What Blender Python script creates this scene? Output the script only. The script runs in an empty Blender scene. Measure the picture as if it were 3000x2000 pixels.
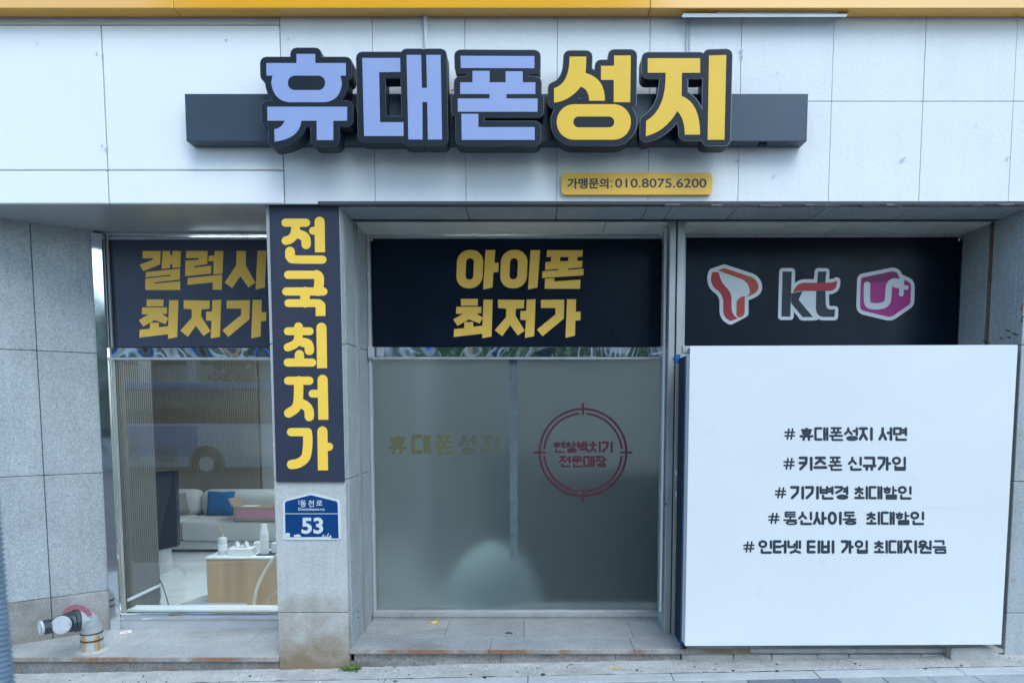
import bpy, bmesh, math, random
from math import radians as R, sin, cos, pi
from mathutils import Vector as V
from mathutils.geometry import delaunay_2d_cdt as cdt

random.seed(7)
scene = bpy.context.scene
COL = scene.collection

# ------------------------------------------------------------------ camera
F = 2000.0; PX0 = 1570.0; PY0 = 1361.0; PITCH = math.atan(0.078); D = 3.74
cam_d = bpy.data.cameras.new('camera'); cam = bpy.data.objects.new('camera', cam_d); COL.objects.link(cam)
cam_d.sensor_width = 36.0; cam_d.lens = 36.0 * F / 3000.0
cam_d.shift_x = -(PX0 - 1500) / 3000.0; cam_d.shift_y = (PY0 - 1000) / 3000.0
cam_d.clip_start = 0.05; cam_d.clip_end = 500
cam.location = (0, -D, 0); cam.rotation_euler = (pi / 2 - PITCH, 0, 0)
cam_d.dof.use_dof = True; cam_d.dof.focus_distance = 3.9; cam_d.dof.aperture_fstop = 4.5
scene.camera = cam

# ------------------------------------------------------------------ light
SUN_EL = 52; SUN_AZ = 22   # azimuth measured from -Y (street side) towards +X
world = bpy.data.worlds.new('World'); scene.world = world; world.use_nodes = True
wn = world.node_tree.nodes; wl = world.node_tree.links
bg = wn['Background']; sky = wn.new('ShaderNodeTexSky'); sky.sky_type = 'NISHITA'; sky.sun_disc = False
sky.sun_elevation = R(SUN_EL); sky.sun_rotation = R(180 - SUN_AZ); sky.dust_density = 1.0; sky.air_density = 1.0; sky.ozone_density = 1.0
wl.new(sky.outputs[0], bg.inputs[0]); bg.inputs[1].default_value = 0.15
sun_d = bpy.data.lights.new('sun', 'SUN'); sun_d.energy = 0.5; sun_d.angle = R(35); sun_d.color = (1, 0.975, 0.94)
sun = bpy.data.objects.new('sun', sun_d); COL.objects.link(sun)
sdir = V((sin(R(SUN_AZ)) * cos(R(SUN_EL)), -cos(R(SUN_AZ)) * cos(R(SUN_EL)), sin(R(SUN_EL))))
sun.rotation_euler = (-sdir).to_track_quat('-Z', 'Y').to_euler(); sun.location = (2, -8, 9)
vs = scene.view_settings; vs.view_transform = 'Standard'; vs.look = 'None'; vs.gamma = 1; vs.use_curve_mapping = False
vs.exposure = 1.38
vs.use_white_balance = True; vs.white_balance_temperature = 5950; vs.white_balance_tint = 0
scene.cycles.use_denoising = True
scene.cycles.max_bounces = 10; scene.cycles.transparent_max_bounces = 16

# ------------------------------------------------------------------ photo pixel -> place
cp, sp = cos(PITCH), sin(PITCH)
def ray(px, py):
    a = (px - PX0) / F; b = -(py - PY0) / F
    return V((a, cp + b * sp, -sp + b * cp))
def W(px, py, Y=0.0):
    d = ray(px, py); t = (Y + D) / d.y
    return V((d.x * t, Y, d.z * t))
def Wz(px, py, z):
    d = ray(px, py); t = z / d.z
    return V((d.x * t, d.y * t - D, z))
def Zp(py, Y=0.0): return W(PX0, py, Y).z
def Xp(px, py, Y=0.0): return W(px, py, Y).x

G0 = Zp(1950, 0)
def gz(x, y=0.0): return G0 + 0.0206 * x + 0.012 * y

# ------------------------------------------------------------------ materials
MATS = {}
def mat(name, col, rough=0.6, metal=0.0, var=0.0, vscale=6.0, speck=0.0, sscale=220.0, bump=0.0, bscale=60.0,
        emit=None, estr=0.0, spec=0.5, trans=0.0, ior=1.45, coat=0.0, rvar=0.0, rand=0.0, dirt=None, stretch=None, bdist=0.002, streak=0.0, bdet=4, patch=None):
    m = bpy.data.materials.new(name); m.use_nodes = True; MATS[name] = m
    n = m.node_tree.nodes; l = m.node_tree.links; p = n['Principled BSDF']
    if coat > .9:  # lacquered panel
        p.inputs['Coat IOR'].default_value = 1.85; p.inputs['Coat Roughness'].default_value = .12
    p.inputs['Base Color'].default_value = (*col, 1); p.inputs['Roughness'].default_value = rough
    p.inputs['Metallic'].default_value = metal; p.inputs['IOR'].default_value = ior
    p.inputs['Specular IOR Level'].default_value = spec
    p.inputs['Transmission Weight'].default_value = trans; p.inputs['Coat Weight'].default_value = coat
    if emit: p.inputs['Emission Color'].default_value = (*emit, 1); p.inputs['Emission Strength'].default_value = estr
    geo = n.new('ShaderNodeNewGeometry'); pos = geo.outputs['Position']
    if stretch:
        mp = n.new('ShaderNodeMapping'); mp.inputs['Scale'].default_value = stretch; l.new(pos, mp.inputs[0]); pos2 = mp.outputs[0]
    else: pos2 = pos
    def noise(s, det=4.0, src=None, ro=0.55):
        t = n.new('ShaderNodeTexNoise'); t.inputs['Scale'].default_value = s; t.inputs['Detail'].default_value = det
        t.inputs['Roughness'].default_value = ro; l.new(src or pos, t.inputs['Vector']); return t.outputs[0]
    def ramp(src, a, b, lo=0.0, hi=1.0):
        r = n.new('ShaderNodeMapRange'); r.inputs[1].default_value = a; r.inputs[2].default_value = b
        r.inputs[3].default_value = lo; r.inputs[4].default_value = hi; l.new(src, r.inputs[0]); return r.outputs[0]
    cur = None
    def mul(fac_socket):
        nonlocal cur
        mx = n.new('ShaderNodeMix'); mx.data_type = 'RGBA'; mx.blend_type = 'MULTIPLY'; mx.inputs[0].default_value = 1
        if cur is None: mx.inputs[6].default_value = (*col, 1)
        else: l.new(cur, mx.inputs[6])
        cb = n.new('ShaderNodeCombineColor')
        for k in range(3): l.new(fac_socket, cb.inputs[k])
        l.new(cb.outputs[0], mx.inputs[7]); cur = mx.outputs[2]
    if var: mul(ramp(noise(vscale, 5, pos2), 0.3, 0.7, 1 - var, 1 + var))
    if speck:
        mul(ramp(noise(sscale, 3, pos), 0.35, 0.65, 1 - speck, 1 + speck))
        mul(ramp(noise(sscale * 0.35, 3, pos), 0.3, 0.7, 1 - speck * .55, 1 + speck * .55))
    if streak:
        mp = n.new('ShaderNodeMapping'); mp.inputs['Scale'].default_value = (14, 14, 0.8); l.new(pos, mp.inputs[0])
        mul(ramp(noise(1.6, 5, mp.outputs[0]), 0.45, 0.75, 1.0, 1 - streak))
    if patch:   # stained areas: (colour, noise scale, threshold, amount, stretch)
        for (pc_, psc, pth, pam, pst) in patch:
            mp = n.new('ShaderNodeMapping'); mp.inputs['Scale'].default_value = pst; l.new(pos, mp.inputs[0])
            f = ramp(noise(psc, 6, mp.outputs[0], .6), pth, pth + .12, 0, pam)
            mx = n.new('ShaderNodeMix'); mx.data_type = 'RGBA'; l.new(f, mx.inputs[0])
            if cur is None: mx.inputs[6].default_value = (*col, 1)
            else: l.new(cur, mx.inputs[6])
            mx.inputs[7].default_value = (*pc_, 1); cur = mx.outputs[2]
    if rand:
        oi = n.new('ShaderNodeObjectInfo'); mul(ramp(oi.outputs['Random'], 0, 1, 1 - rand, 1 + rand))
    if dirt:   # (colour, z full, z none, amount) : grime that has splashed up from the ground or run down
        for (dc, za, zb, amt, ns) in dirt:
            sx = n.new('ShaderNodeSeparateXYZ'); l.new(pos, sx.inputs[0])
            ad = n.new('ShaderNodeMath'); ad.operation = 'MULTIPLY_ADD'; l.new(noise(ns, 5), ad.inputs[0]); ad.inputs[1].default_value = (zb - za) * 1.6
            l.new(sx.outputs[2], ad.inputs[2])
            f = ramp(ad.outputs[0], za + (zb - za) * .8, zb + (zb - za) * .8, amt, 0.0)
            mx = n.new('ShaderNodeMix'); mx.data_type = 'RGBA'; l.new(f, mx.inputs[0])
            if cur is None: mx.inputs[6].default_value = (*col, 1)
            else: l.new(cur, mx.inputs[6])
            mx.inputs[7].default_value = (*dc, 1); cur = mx.outputs[2]
    if cur is not None: l.new(cur, p.inputs['Base Color'])
    if rvar: l.new(ramp(noise(vscale * 1.7, 4, pos2), 0.3, 0.7, max(0.02, rough - rvar), rough + rvar), p.inputs['Roughness'])
    if bump:
        b = n.new('ShaderNodeBump'); b.inputs['Strength'].default_value = bump; b.inputs['Distance'].default_value = bdist
        l.new(noise(bscale, bdet, pos2 if stretch else pos), b.inputs['Height']); l.new(b.outputs[0], p.inputs['Normal'])
    return m

zg = G0
M = dict(
 granite=mat('granite', (.36, .385, .395), .62, var=.07, vscale=5, speck=.24, sscale=170, bump=.5, bscale=110, rand=.05, bdist=.003, streak=.10),
 granite_rough=mat('granite_rough', (.50, .50, .48), .75, var=.08, vscale=4, speck=.14, sscale=150, bump=.8, bscale=70, rand=.05, bdist=.004, streak=.12,
                   dirt=[((.20, .145, .08), zg + .03, zg + .42, .95, 6)]),
 granite_low=mat('granite_low', (.36, .365, .36), .68, var=.12, vscale=3, speck=.2, sscale=170, bump=.5, bscale=100, bdist=.003,
                 dirt=[((.16, .13, .09), zg + .0, zg + .30, .6, 3.2)], patch=[((.13, .095, .05), 1.6, .52, .6, (1, 1, 1))]),
 floor_slab=mat('floor_slab', (.33, .335, .335), .5, var=.16, vscale=3.5, speck=.2, sscale=150, bump=.3, bscale=120, rand=.06, rvar=.12, patch=[((.20, .19, .17), 2.4, .56, .55, (1, 1.6, 1)), ((.42, .43, .42), 3.5, .58, .5, (1, 2, 1))]),
 slab_edge=mat('slab_edge', (.30, .27, .24), .7, var=.3, vscale=7, patch=[((.22, .10, .045), 3.2, .44, .85, (1, 1, .3))], speck=.25, sscale=160, bump=.4, bscale=90, stretch=(1, 1, .4)),
 riser=mat('riser', (.22, .205, .19), .8, var=.3, vscale=7, speck=.3, sscale=160, bump=.8, bscale=90,
           dirt=[((.34, .34, .335), zg - .03, zg + .035, .9, 16)]),
 riser_left=mat('riser_left', (.185, .18, .17), .8, var=.3, vscale=6, speck=.35, sscale=150, bump=.9, bscale=80, patch=[((.14, .10, .06), 3.5, .5, .6, (1, 1, 1)), ((.34, .34, .33), 9, .66, .7, (1, 1, 1))]),
 plinth=mat('plinth', (.36, .36, .34), .8, var=.2, vscale=9, speck=.15, bump=.7, bscale=60, rand=.08),
 mortar=mat('mortar', (.09, .09, .09), .9),
 fascia_l=mat('fascia_smooth', (.86, .86, .85), .35, var=.015, vscale=2, bump=.04, bscale=8, streak=.012),
 fascia_r=mat('fascia_textured', (.76, .765, .76), .6, var=.025, vscale=3, bump=.5, bscale=50, rand=.012, bdist=.004, streak=.03, patch=[((.66, .67, .67), 5, .66, .5, (1, 1, .5))]),
 joint=mat('painted_joint', (.70, .71, .72), .8),
 trim=mat('trim_white', (.66, .66, .64), .5, var=.06),
 yellow=mat('canopy_yellow', (.88, .42, .002), .22, var=.02, vscale=3, coat=1.0),
 soffit_metal=mat('soffit_metal', (.46, .47, .47), .3, .25, var=.08, vscale=2, bump=.05, bscale=4),
 soffit_paint=mat('soffit_paint', (.72, .71, .64), .7, var=.10, vscale=5),
 alu=mat('aluminium', (.56, .575, .58), .42, .55, var=.08, vscale=12, rvar=.08),
 alu_old=mat('aged_aluminium', (.38, .385, .38), .5, .45, var=.14, vscale=10, stretch=(1, 1, .25)),
 dark_frame=mat('dark_frame', (.05, .06, .075), .4, .3),
 steel=mat('polished_steel', (.75, .77, .79), .07, 1.0, bump=.6, bscale=3, bdist=.010, bdet=0, rvar=.03),
 steel_wavy=mat('wavy_steel', (.78, .80, .82), .04, 1.0, bump=1.0, bscale=4.0, bdist=.016, bdet=0, stretch=(1.4, 1, 1)),
 sign_grey=mat('sign_bar_grey', (.050, .068, .09), .36, .2, var=.05),
 letter_body=mat('letter_body', (.011, .017, .027), .45, .0, spec=.3, var=.1, vscale=3),
 letter_rim=mat('letter_rim', (.16, .18, .21), .3, .8),
 lav=mat('lavender_acrylic', (.30, .36, .60), .45, var=.02),
 yel_acr=mat('yellow_acrylic', (.80, .50, .04), .45, var=.03),
 plate_yel=mat('plate_yellow', (.88, .50, .07), .4, var=.03),
 plate_txt=mat('plate_lettering', (.04, .045, .055), .5),
 film=mat('black_film', (.004, .0095, .021), .32, spec=.22, var=.25, vscale=3, rvar=.05),
 film_left=mat('sheen_black_film', (.055, .060, .095), .34, var=.12, vscale=5, streak=.15),  # lighter than film: sheen on the left sign is put into the colour
 gold=mat('film_gold_lettering', (.96, .57, .09), .45, var=.05, vscale=6),
 gold2=mat('pillar_gold_lettering', (.95, .60, .07), .5, var=.03),
 banner=mat('pillar_sign_black', (.030, .036, .060), .5, var=.08, vscale=5, streak=.12),
 white_film=mat('logo_white', (.88, .88, .88), .5),
 red1=mat('logo_red', (.50, .035, .045), .45), red2=mat('logo_orange_red', (.60, .09, .035), .45),
 mag=mat('logo_magenta', (.50, .02, .26), .45), mag2=mat('logo_dark_magenta', (.25, .012, .14), .45), logo_dark=mat('logo_dark', (.035, .042, .055), .5),
 board=mat('hoarding_white', (.69, .70, .70), .36, var=.02, vscale=1.5, bump=.25, bscale=2.2, bdist=.01, bdet=3, rvar=.06, patch=[((.60, .61, .62), 7, .66, .5, (1, 1, 1))], dirt=[((.45, .43, .39), zg + .04, zg + .16, .35, 9)]),
 board_txt=mat('hoarding_lettering', (.022, .032, .05), .5),
 board_edge=mat('hoarding_edge', (.72, .68, .56), .6),
 blue_tape=mat('blue_sheet', (.01, .10, .32), .5), black=mat('black_gap', (.008, .012, .02), .6),
 plate_white=mat('address_white', (.62, .64, .64), .4), plate_blue=mat('address_blue', (.005, .045, .16), .35, var=.1, vscale=20),
 rust=mat('rusty_strip', (.20, .12, .07), .7, .2, var=.2, vscale=20), rust_dark=mat('rust_dark', (.10, .05, .02), .9, var=.4, vscale=60),
 fro_red=mat('frosted_red_lettering', (.07, .012, .022), .5), fro_yel=mat('frosted_yellow_lettering', (.115, .115, .055), .6), fro_yel2=mat('faded_yellow_lettering', (.085, .092, .065), .6),
 seam=mat('film_seam', (.095, .12, .135), .6, var=.2, vscale=20),
 white_plastic=mat('white_plastic', (.70, .72, .73), .4, var=.04), conduit=mat('conduit_white', (.6, .63, .66), .4, var=.05),
 pipe_grey=mat('galvanised_pipe', (.42, .45, .46), .45, .3, var=.12, vscale=18, bump=.3, bscale=60, patch=[((.14, .12, .10), 30, .64, .8, (1, 1, 1))]),
 pipe_rust=mat('rust_streaked_band', (.42, .45, .46), .55, .15, var=.12, vscale=18, patch=[((.48, .27, .05), 26, .50, .9, (1, 1, .1)), ((.16, .07, .02), 40, .58, .8, (1, 1, .15))]),
 pipe_dark=mat('inlet_dark_metal', (.085, .095, .10), .34, .75, var=.25, vscale=30, bump=.3, bscale=80, patch=[((.10, .055, .03), 30, .62, .7, (1, 1, 1))]), inlet_red=mat('faded_red_plate', (.33, .14, .16), .6, var=.35, vscale=90),
 cap_white=mat('inlet_cap', (.46, .48, .50), .45, var=.05, vscale=30),
 leaf=mat('weed_leaf', (.09, .14, .025), .6, var=.3, vscale=40), leaf_tree=mat('tree_leaf', (.05, .11, .02), .6, var=.4, vscale=2), bark=mat('bark', (.10, .08, .06), .9, var=.3),
 card_yel=mat('litter_yellow', (.65, .42, .05), .5), card_white=mat('litter_white', (.7, .68, .62), .5), debris=mat('dark_debris', (.05, .045, .04), .8),
 concrete=mat('gutter_concrete', (.42, .41, .385), .85, var=.16, vscale=8, speck=.14, sscale=120, bump=1.0, bscale=45, bdist=.006),
 kerb_slab=mat('kerb_slab', (.42, .43, .42), .75, var=.10, vscale=7, speck=.12, bump=.5, bscale=90, rand=.05),
 paver=mat('paver_grey', (.30, .32, .325), .75, var=.14, vscale=12, speck=.12, bump=.6, bscale=80, rand=.10),
 paver_dark=mat('paver_dark', (.15, .17, .20), .75, var=.14, vscale=12, speck=.15, bump=.6, bscale=80, rand=.06),
 asphalt=mat('asphalt', (.055, .055, .057), .85, var=.15, speck=.25, bump=.5),
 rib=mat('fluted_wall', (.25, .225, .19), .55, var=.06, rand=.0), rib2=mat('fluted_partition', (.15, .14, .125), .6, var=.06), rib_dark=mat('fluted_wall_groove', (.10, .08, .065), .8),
 wall_in=mat('interior_wall', (.62, .64, .64), .7), ceil_in=mat('interior_ceiling', (.7, .7, .7), .8),
 floor_in=mat('polished_stone_floor', (.78, .81, .83), .16, var=.10, vscale=2.2),
 sofa=mat('sofa_fabric', (.60, .62, .61), .85, var=.03), cushion=mat('blue_cushion', (.01, .12, .32), .9, var=.06), cushion2=mat('grey_cushion', (.24, .23, .21), .9),
 kiosk=mat('kiosk_navy', (.008, .012, .028), .25, var=.1), wood=mat('wood_veneer', (.50, .31, .13), .5, var=.22, vscale=5, stretch=(2.5, 1, .25)),
 top_white=mat('table_top', (.90, .90, .90), .3), cardboard=mat('cardboard', (.38, .29, .20), .8, var=.05), pink=mat('box_pink', (.55, .26, .38), .6, var=.05),
 label_white=mat('label', (.75, .78, .80), .5, var=.05, vscale=60), glassy=mat('diffuser_liquid', (.65, .66, .64), .2), reed=mat('reed', (.55, .42, .25), .8),
 hose=mat('hose', (.66, .62, .50), .45), cable=mat('cable', (.03, .035, .045), .5), cable_g=mat('cable_grey', (.42, .43, .44), .5),
 marble=mat('marble_top', (.42, .46, .50), .22, var=.28, vscale=3, stretch=(1, 3, 1)), sill_white=mat('sill_white', (.74, .77, .79), .35),
 cyan=mat('pale_glow_dome', (.80, .95, .99), .6), dark_in=mat('dark_cabinet', (.03, .045, .05), .6), tan=mat('tan_box', (.38, .26, .15), .7),
 lamp=mat('ceiling_lamp', (.9, .9, .9), .5, emit=(.97, .98, 1), estr=10.0),
 fgtube=mat('ribbed_tube_blue', (.24, .31, .38), .5, var=.1, vscale=20),
 bus_blue=mat('bus_blue', (.05, .16, .50), .3, coat=.3), bus_pale=mat('bus_pale', (.42, .52, .62), .35), bus_win=mat('bus_window', (.02, .022, .025), .1), tyre=mat('tyre', (.02, .02, .02), .8),
 rim=mat('wheel_rim', (.55, .55, .56), .35, .6), orange=mat('side_lamp', (.6, .2, .03), .3),
 office=mat('office_render', (.45, .42, .36), .8, var=.08), office_col=mat('office_column', (.68, .68, .66), .7), office_win=mat('office_window', (.03, .04, .05), .1),
)
# clear window glass: thin panes, reflection by angle
def glass_mat(name, tint):
    m = bpy.data.materials.new(name); m.use_nodes = True; n = m.node_tree.nodes; l = m.node_tree.links
    n.remove(n['Principled BSDF']); out = n['Material Output']
    t = n.new('ShaderNodeBsdfTransparent'); t.inputs[0].default_value = (*tint, 1)
    g = n.new('ShaderNodeBsdfGlossy'); g.inputs['Roughness'].default_value = 0.0
    lw = n.new('ShaderNodeLayerWeight'); lw.inputs[0].default_value = .5
    pw = n.new('ShaderNodeMath'); pw.operation = 'POWER'; l.new(lw.outputs['Facing'], pw.inputs[0]); pw.inputs[1].default_value = 5
    f = n.new('ShaderNodeMath'); f.operation = 'MULTIPLY_ADD'; l.new(pw.outputs[0], f.inputs[0]); f.inputs[1].default_value = .92; f.inputs[2].default_value = .11
    mx = n.new('ShaderNodeMixShader'); l.new(f.outputs[0], mx.inputs[0]); l.new(t.outputs[0], mx.inputs[1]); l.new(g.outputs[0], mx.inputs[2])
    l.new(mx.outputs[0], out.inputs[0]); return m
M['glass'] = glass_mat('window_glass', (.93, .96, .96))
def frosted():
    m = bpy.data.materials.new('frosted_glass'); m.use_nodes = True; n = m.node_tree.nodes; l = m.node_tree.links
    p = n['Principled BSDF']; p.inputs['Base Color'].default_value = (.52, .61, .64, 1); p.inputs['Roughness'].default_value = .34
    p.inputs['Transmission Weight'].default_value = 1.0; p.inputs['IOR'].default_value = 1.33; p.inputs['Specular IOR Level'].default_value = .3
    d = n.new('ShaderNodeBsdfDiffuse'); d.inputs[0].default_value = (.10, .12, .12, 1)
    t = n.new('ShaderNodeBsdfTranslucent'); t.inputs[0].default_value = (.3, .33, .33, 1)
    a = n.new('ShaderNodeMixShader'); a.inputs[0].default_value = .35; l.new(d.outputs[0], a.inputs[1]); l.new(t.outputs[0], a.inputs[2])
    mx = n.new('ShaderNodeMixShader'); mx.inputs[0].default_value = .45
    l.new(p.outputs[0], mx.inputs[1]); l.new(a.outputs[0], mx.inputs[2]); l.new(mx.outputs[0], n['Material Output'].inputs[0]); return m
M['frosted'] = frosted()

# ------------------------------------------------------------------ object helpers
WL = {}
def tag(o, label=None, cat=None, group=None, kind=None):
    if label: o['label'] = label
    if cat: o['category'] = cat
    if group: o['group'] = group
    if kind: o['kind'] = kind
    return o
def empty(name, loc, label=None, cat=None, group=None):
    o = bpy.data.objects.new(name, None); COL.objects.link(o); o.location = loc; o.empty_display_size = .1; WL[o] = V(loc)
    return tag(o, label, cat, group)
def link(name, verts, faces, m, parent=None, smooth=False):
    verts = [V(v) for v in verts]
    xs = [v.x for v in verts]; ys = [v.y for v in verts]; zs = [v.z for v in verts]
    o0 = V(((min(xs) + max(xs)) / 2, (min(ys) + max(ys)) / 2, min(zs)))
    me = bpy.data.meshes.new(name); me.from_pydata([v - o0 for v in verts], [], faces); me.update()
    for mm in (m if isinstance(m, (list, tuple)) else [m]): me.materials.append(M[mm])
    if smooth:
        for p in me.polygons: p.use_smooth = True
    o = bpy.data.objects.new(name, me); COL.objects.link(o); WL[o] = o0
    if parent is not None: o.parent = parent; o.location = o0 - WL[parent]
    else: o.location = o0
    return o
class MB:
    def __init__(s): s.v = []; s.f = []
    def add(s, vs, fs):
        k = len(s.v); s.v += [V(v) for v in vs]; s.f += [tuple(i + k for i in f) for f in fs]; return s
    def box(s, x0, x1, y0, y1, z0, z1, bev=0, seg=1):
        if x0 > x1: x0, x1 = x1, x0
        if y0 > y1: y0, y1 = y1, y0
        if z0 > z1: z0, z1 = z1, z0
        return s.hexa([(x0, y0, z0), (x1, y0, z0), (x1, y1, z0), (x0, y1, z0), (x0, y0, z1), (x1, y0, z1), (x1, y1, z1), (x0, y1, z1)], bev, seg)
    def hexa(s, P, bev=0, seg=1):
        fs = [(0, 3, 2, 1), (4, 5, 6, 7), (0, 1, 5, 4), (1, 2, 6, 5), (2, 3, 7, 6), (3, 0, 4, 7)]
        if not bev: return s.add(P, fs)
        bm = bmesh.new(); vv = [bm.verts.new(p) for p in P]
        for f in fs: bm.faces.new([vv[i] for i in f])
        bmesh.ops.bevel(bm, geom=bm.edges[:], offset=bev, segments=seg, affect='EDGES', profile=.5)
        bm.verts.index_update(); s.add([v.co.copy() for v in bm.verts], [tuple(v.index for v in f.verts) for f in bm.faces]); bm.free(); return s
    def tube(s, pts, r, n=16, cap=True):
        pts = [V(p) for p in pts]; rs = r if isinstance(r, (list, tuple)) else [r] * len(pts)
        rings = []; prev = None
        for i, p in enumerate(pts):
            t = (pts[min(i + 1, len(pts) - 1)] - pts[max(i - 1, 0)]).normalized()
            if prev is None:
                a = V((0, 0, 1)) if abs(t.z) < .9 else V((1, 0, 0)); u = t.cross(a).normalized()
            else: u = (prev - t * prev.dot(t)).normalized()
            prev = u; w = t.cross(u); rings.append([p + (u * cos(2 * pi * k / n) + w * sin(2 * pi * k / n)) * rs[i] for k in range(n)])
        vs = [q for rg in rings for q in rg]; fs = []
        for i in range(len(pts) - 1):
            for k in range(n): fs.append((i * n + k, i * n + (k + 1) % n, (i + 1) * n + (k + 1) % n, (i + 1) * n + k))
        if cap: fs.append(tuple(range(n - 1, -1, -1))); fs.append(tuple((len(pts) - 1) * n + k for k in range(n)))
        return s.add(vs, fs)
    def build(s, name, m, parent=None, smooth=False, label=None, cat=None, group=None, kind=None):
        o = link(name, s.v, s.f, m, parent, smooth)
        if smooth:
            me = o.data
            try: me.set_sharp_from_angle(angle=R(40))
            except Exception: pass
        return tag(o, label, cat, group, kind)
def bx(name, x0, x1, y0, y1, z0, z1, m, parent=None, bev=0, seg=1, **k):
    return MB().box(x0, x1, y0, y1, z0, z1, bev, seg).build(name, m, parent, smooth=seg > 1, **k)
def pbx(name, px0, py0, px1, py1, Y, dep, m, parent=None, bev=0, **k):
    """box whose front face covers a pixel rectangle on the plane Y and which is dep deep"""
    a = W(px0, (py0 + py1) / 2, Y); b = W(px1, (py0 + py1) / 2, Y)
    return bx(name, a.x, b.x, Y, Y + dep, Zp(py1, Y), Zp(py0, Y), m, parent, bev, **k)
def phexa(name, quad, Y, dep, m, parent=None, bev=0, **k):
    """quad: TL, TR, BR, BL pixels on plane Y"""
    tl, tr, br, bl = [W(*q, Y) for q in quad]; d = V((0, dep, 0))
    return MB().hexa([bl, br, br + d, bl + d, tl, tr, tr + d, tl + d], bev).build(name, m, parent, **k)

# ------------------------------------------------------------------ 2D shapes
def path(pts, n=8):
    out = []
    for p in pts:
        if len(p) == 2: out.append((float(p[0]), float(p[1])))
        else:
            x0, y0 = out[-1]; cx, cy, x1, y1 = p
            for i in range(1, n + 1):
                t = i / n; out.append(((1 - t) ** 2 * x0 + 2 * t * (1 - t) * cx + t * t * x1, (1 - t) ** 2 * y0 + 2 * t * (1 - t) * cy + t * t * y1))
    return out
def rr(x0, y0, x1, y1, r, n=8, sk=0):
    out = []
    for cx, cy, a0 in ((x1 - r, y0 + r, -90), (x1 - r, y1 - r, 0), (x0 + r, y1 - r, 90), (x0 + r, y0 + r, 180)):
        for i in range(n + 1):
            a = R(a0 + 90 * i / n); x = cx + r * cos(a); y = cy + r * sin(a); out.append((x + sk * ((y0 + y1) / 2 - y), y))
    return out
def ell(cx, cy, rx, ry, n=32): return [(cx + rx * cos(2 * pi * i / n), cy + ry * sin(2 * pi * i / n)) for i in range(n)]
def capsule(a, b, r, n=8, fa=False, fb=False):
    ax, ay = a; bx_, by = b; an = math.atan2(by - ay, bx_ - ax); out = []
    if fb: out += [(bx_ + r * cos(an - pi / 2), by + r * sin(an - pi / 2)), (bx_ + r * cos(an + pi / 2), by + r * sin(an + pi / 2))]
    else: out += [(bx_ + r * cos(an - pi / 2 + pi * i / n), by + r * sin(an - pi / 2 + pi * i / n)) for i in range(n + 1)]
    if fa: out += [(ax + r * cos(an + pi / 2), ay + r * sin(an + pi / 2)), (ax + r * cos(an - pi / 2), ay + r * sin(an - pi / 2))]
    else: out += [(ax + r * cos(an + pi / 2 + pi * i / n), ay + r * sin(an + pi / 2 + pi * i / n)) for i in range(n + 1)]
    return out
def stroke(pts, r, n=6, f0=False, f1=False, smooth=0):
    for _ in range(smooth):
        q = [pts[0]]
        for a, b in zip(pts, pts[1:]): q += [(.75 * a[0] + .25 * b[0], .75 * a[1] + .25 * b[1]), (.25 * a[0] + .75 * b[0], .25 * a[1] + .75 * b[1])]
        pts = q + [pts[-1]]
    return [capsule(a, b, r, n, f0 and i == 0, f1 and i == len(pts) - 2) for i, (a, b) in enumerate(zip(pts, pts[1:])) if (a[0] - b[0]) ** 2 + (a[1] - b[1]) ** 2 > 1e-9]
def ar(p): return sum(p[i][0] * p[(i + 1) % len(p)][1] - p[(i + 1) % len(p)][0] * p[i][1] for i in range(len(p)))
def union(polys, holes=(), eps=1e-4):
    vs = []; fs = []
    for p in list(polys) + list(holes):
        if ar(p) < 0: p = p[::-1]
        k = len(vs); vs += [V(q) for q in p]; fs.append(list(range(k, k + len(p))))
    nh = len(polys); r = cdt(vs, [], fs, 1, eps)
    tris = [tuple(f) for f, og in zip(r[2], r[5]) if og and not any(i >= nh for i in og)]
    return [tuple(v) for v in r[0]], tris
def bedges(tris):
    c = {}
    for t in tris:
        for i in range(len(t)):
            e = (t[i], t[(i + 1) % len(t)])
            if (e[1], e[0]) in c: del c[(e[1], e[0])]
            else: c[e] = 1
    return list(c)
def grow(vs, tris, r, n=5, extra=()):
    polys = [[vs[i] for i in t] for t in tris] + list(extra)
    for a, b in bedges(tris):
        if (vs[a][0] - vs[b][0]) ** 2 + (vs[a][1] - vs[b][1]) ** 2 > 1e-8: polys.append(capsule(vs[a], vs[b], r, n))
    return union(polys, (), 1e-3)
def mapz(p, s, ox, oy):
    return [(x / s + ox, y / s + oy) for x, y in p]
class Sheet:
    def __init__(s): s.v = []; s.f = []; s.e = []
    def add(s, vt):
        vs, t = vt; k = len(s.v); s.v += vs; s.f += [tuple(i + k for i in f) for f in t]; s.e += [(a + k, b + k) for a, b in bedges(t)]; return s
    def build(s, name, m, parent, Y, dep, fn=None, **k):
        fr = [fn(*p) if fn else W(p[0], p[1], Y) for p in s.v]; n = len(fr)
        bk = [v + V((0, dep, 0)) for v in fr]
        faces = [tuple(reversed(f)) for f in s.f] + [(a, b, b + n, a + n) for a, b in s.e]
        return tag(link(name, fr + bk, faces, m, parent), **k)

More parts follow.
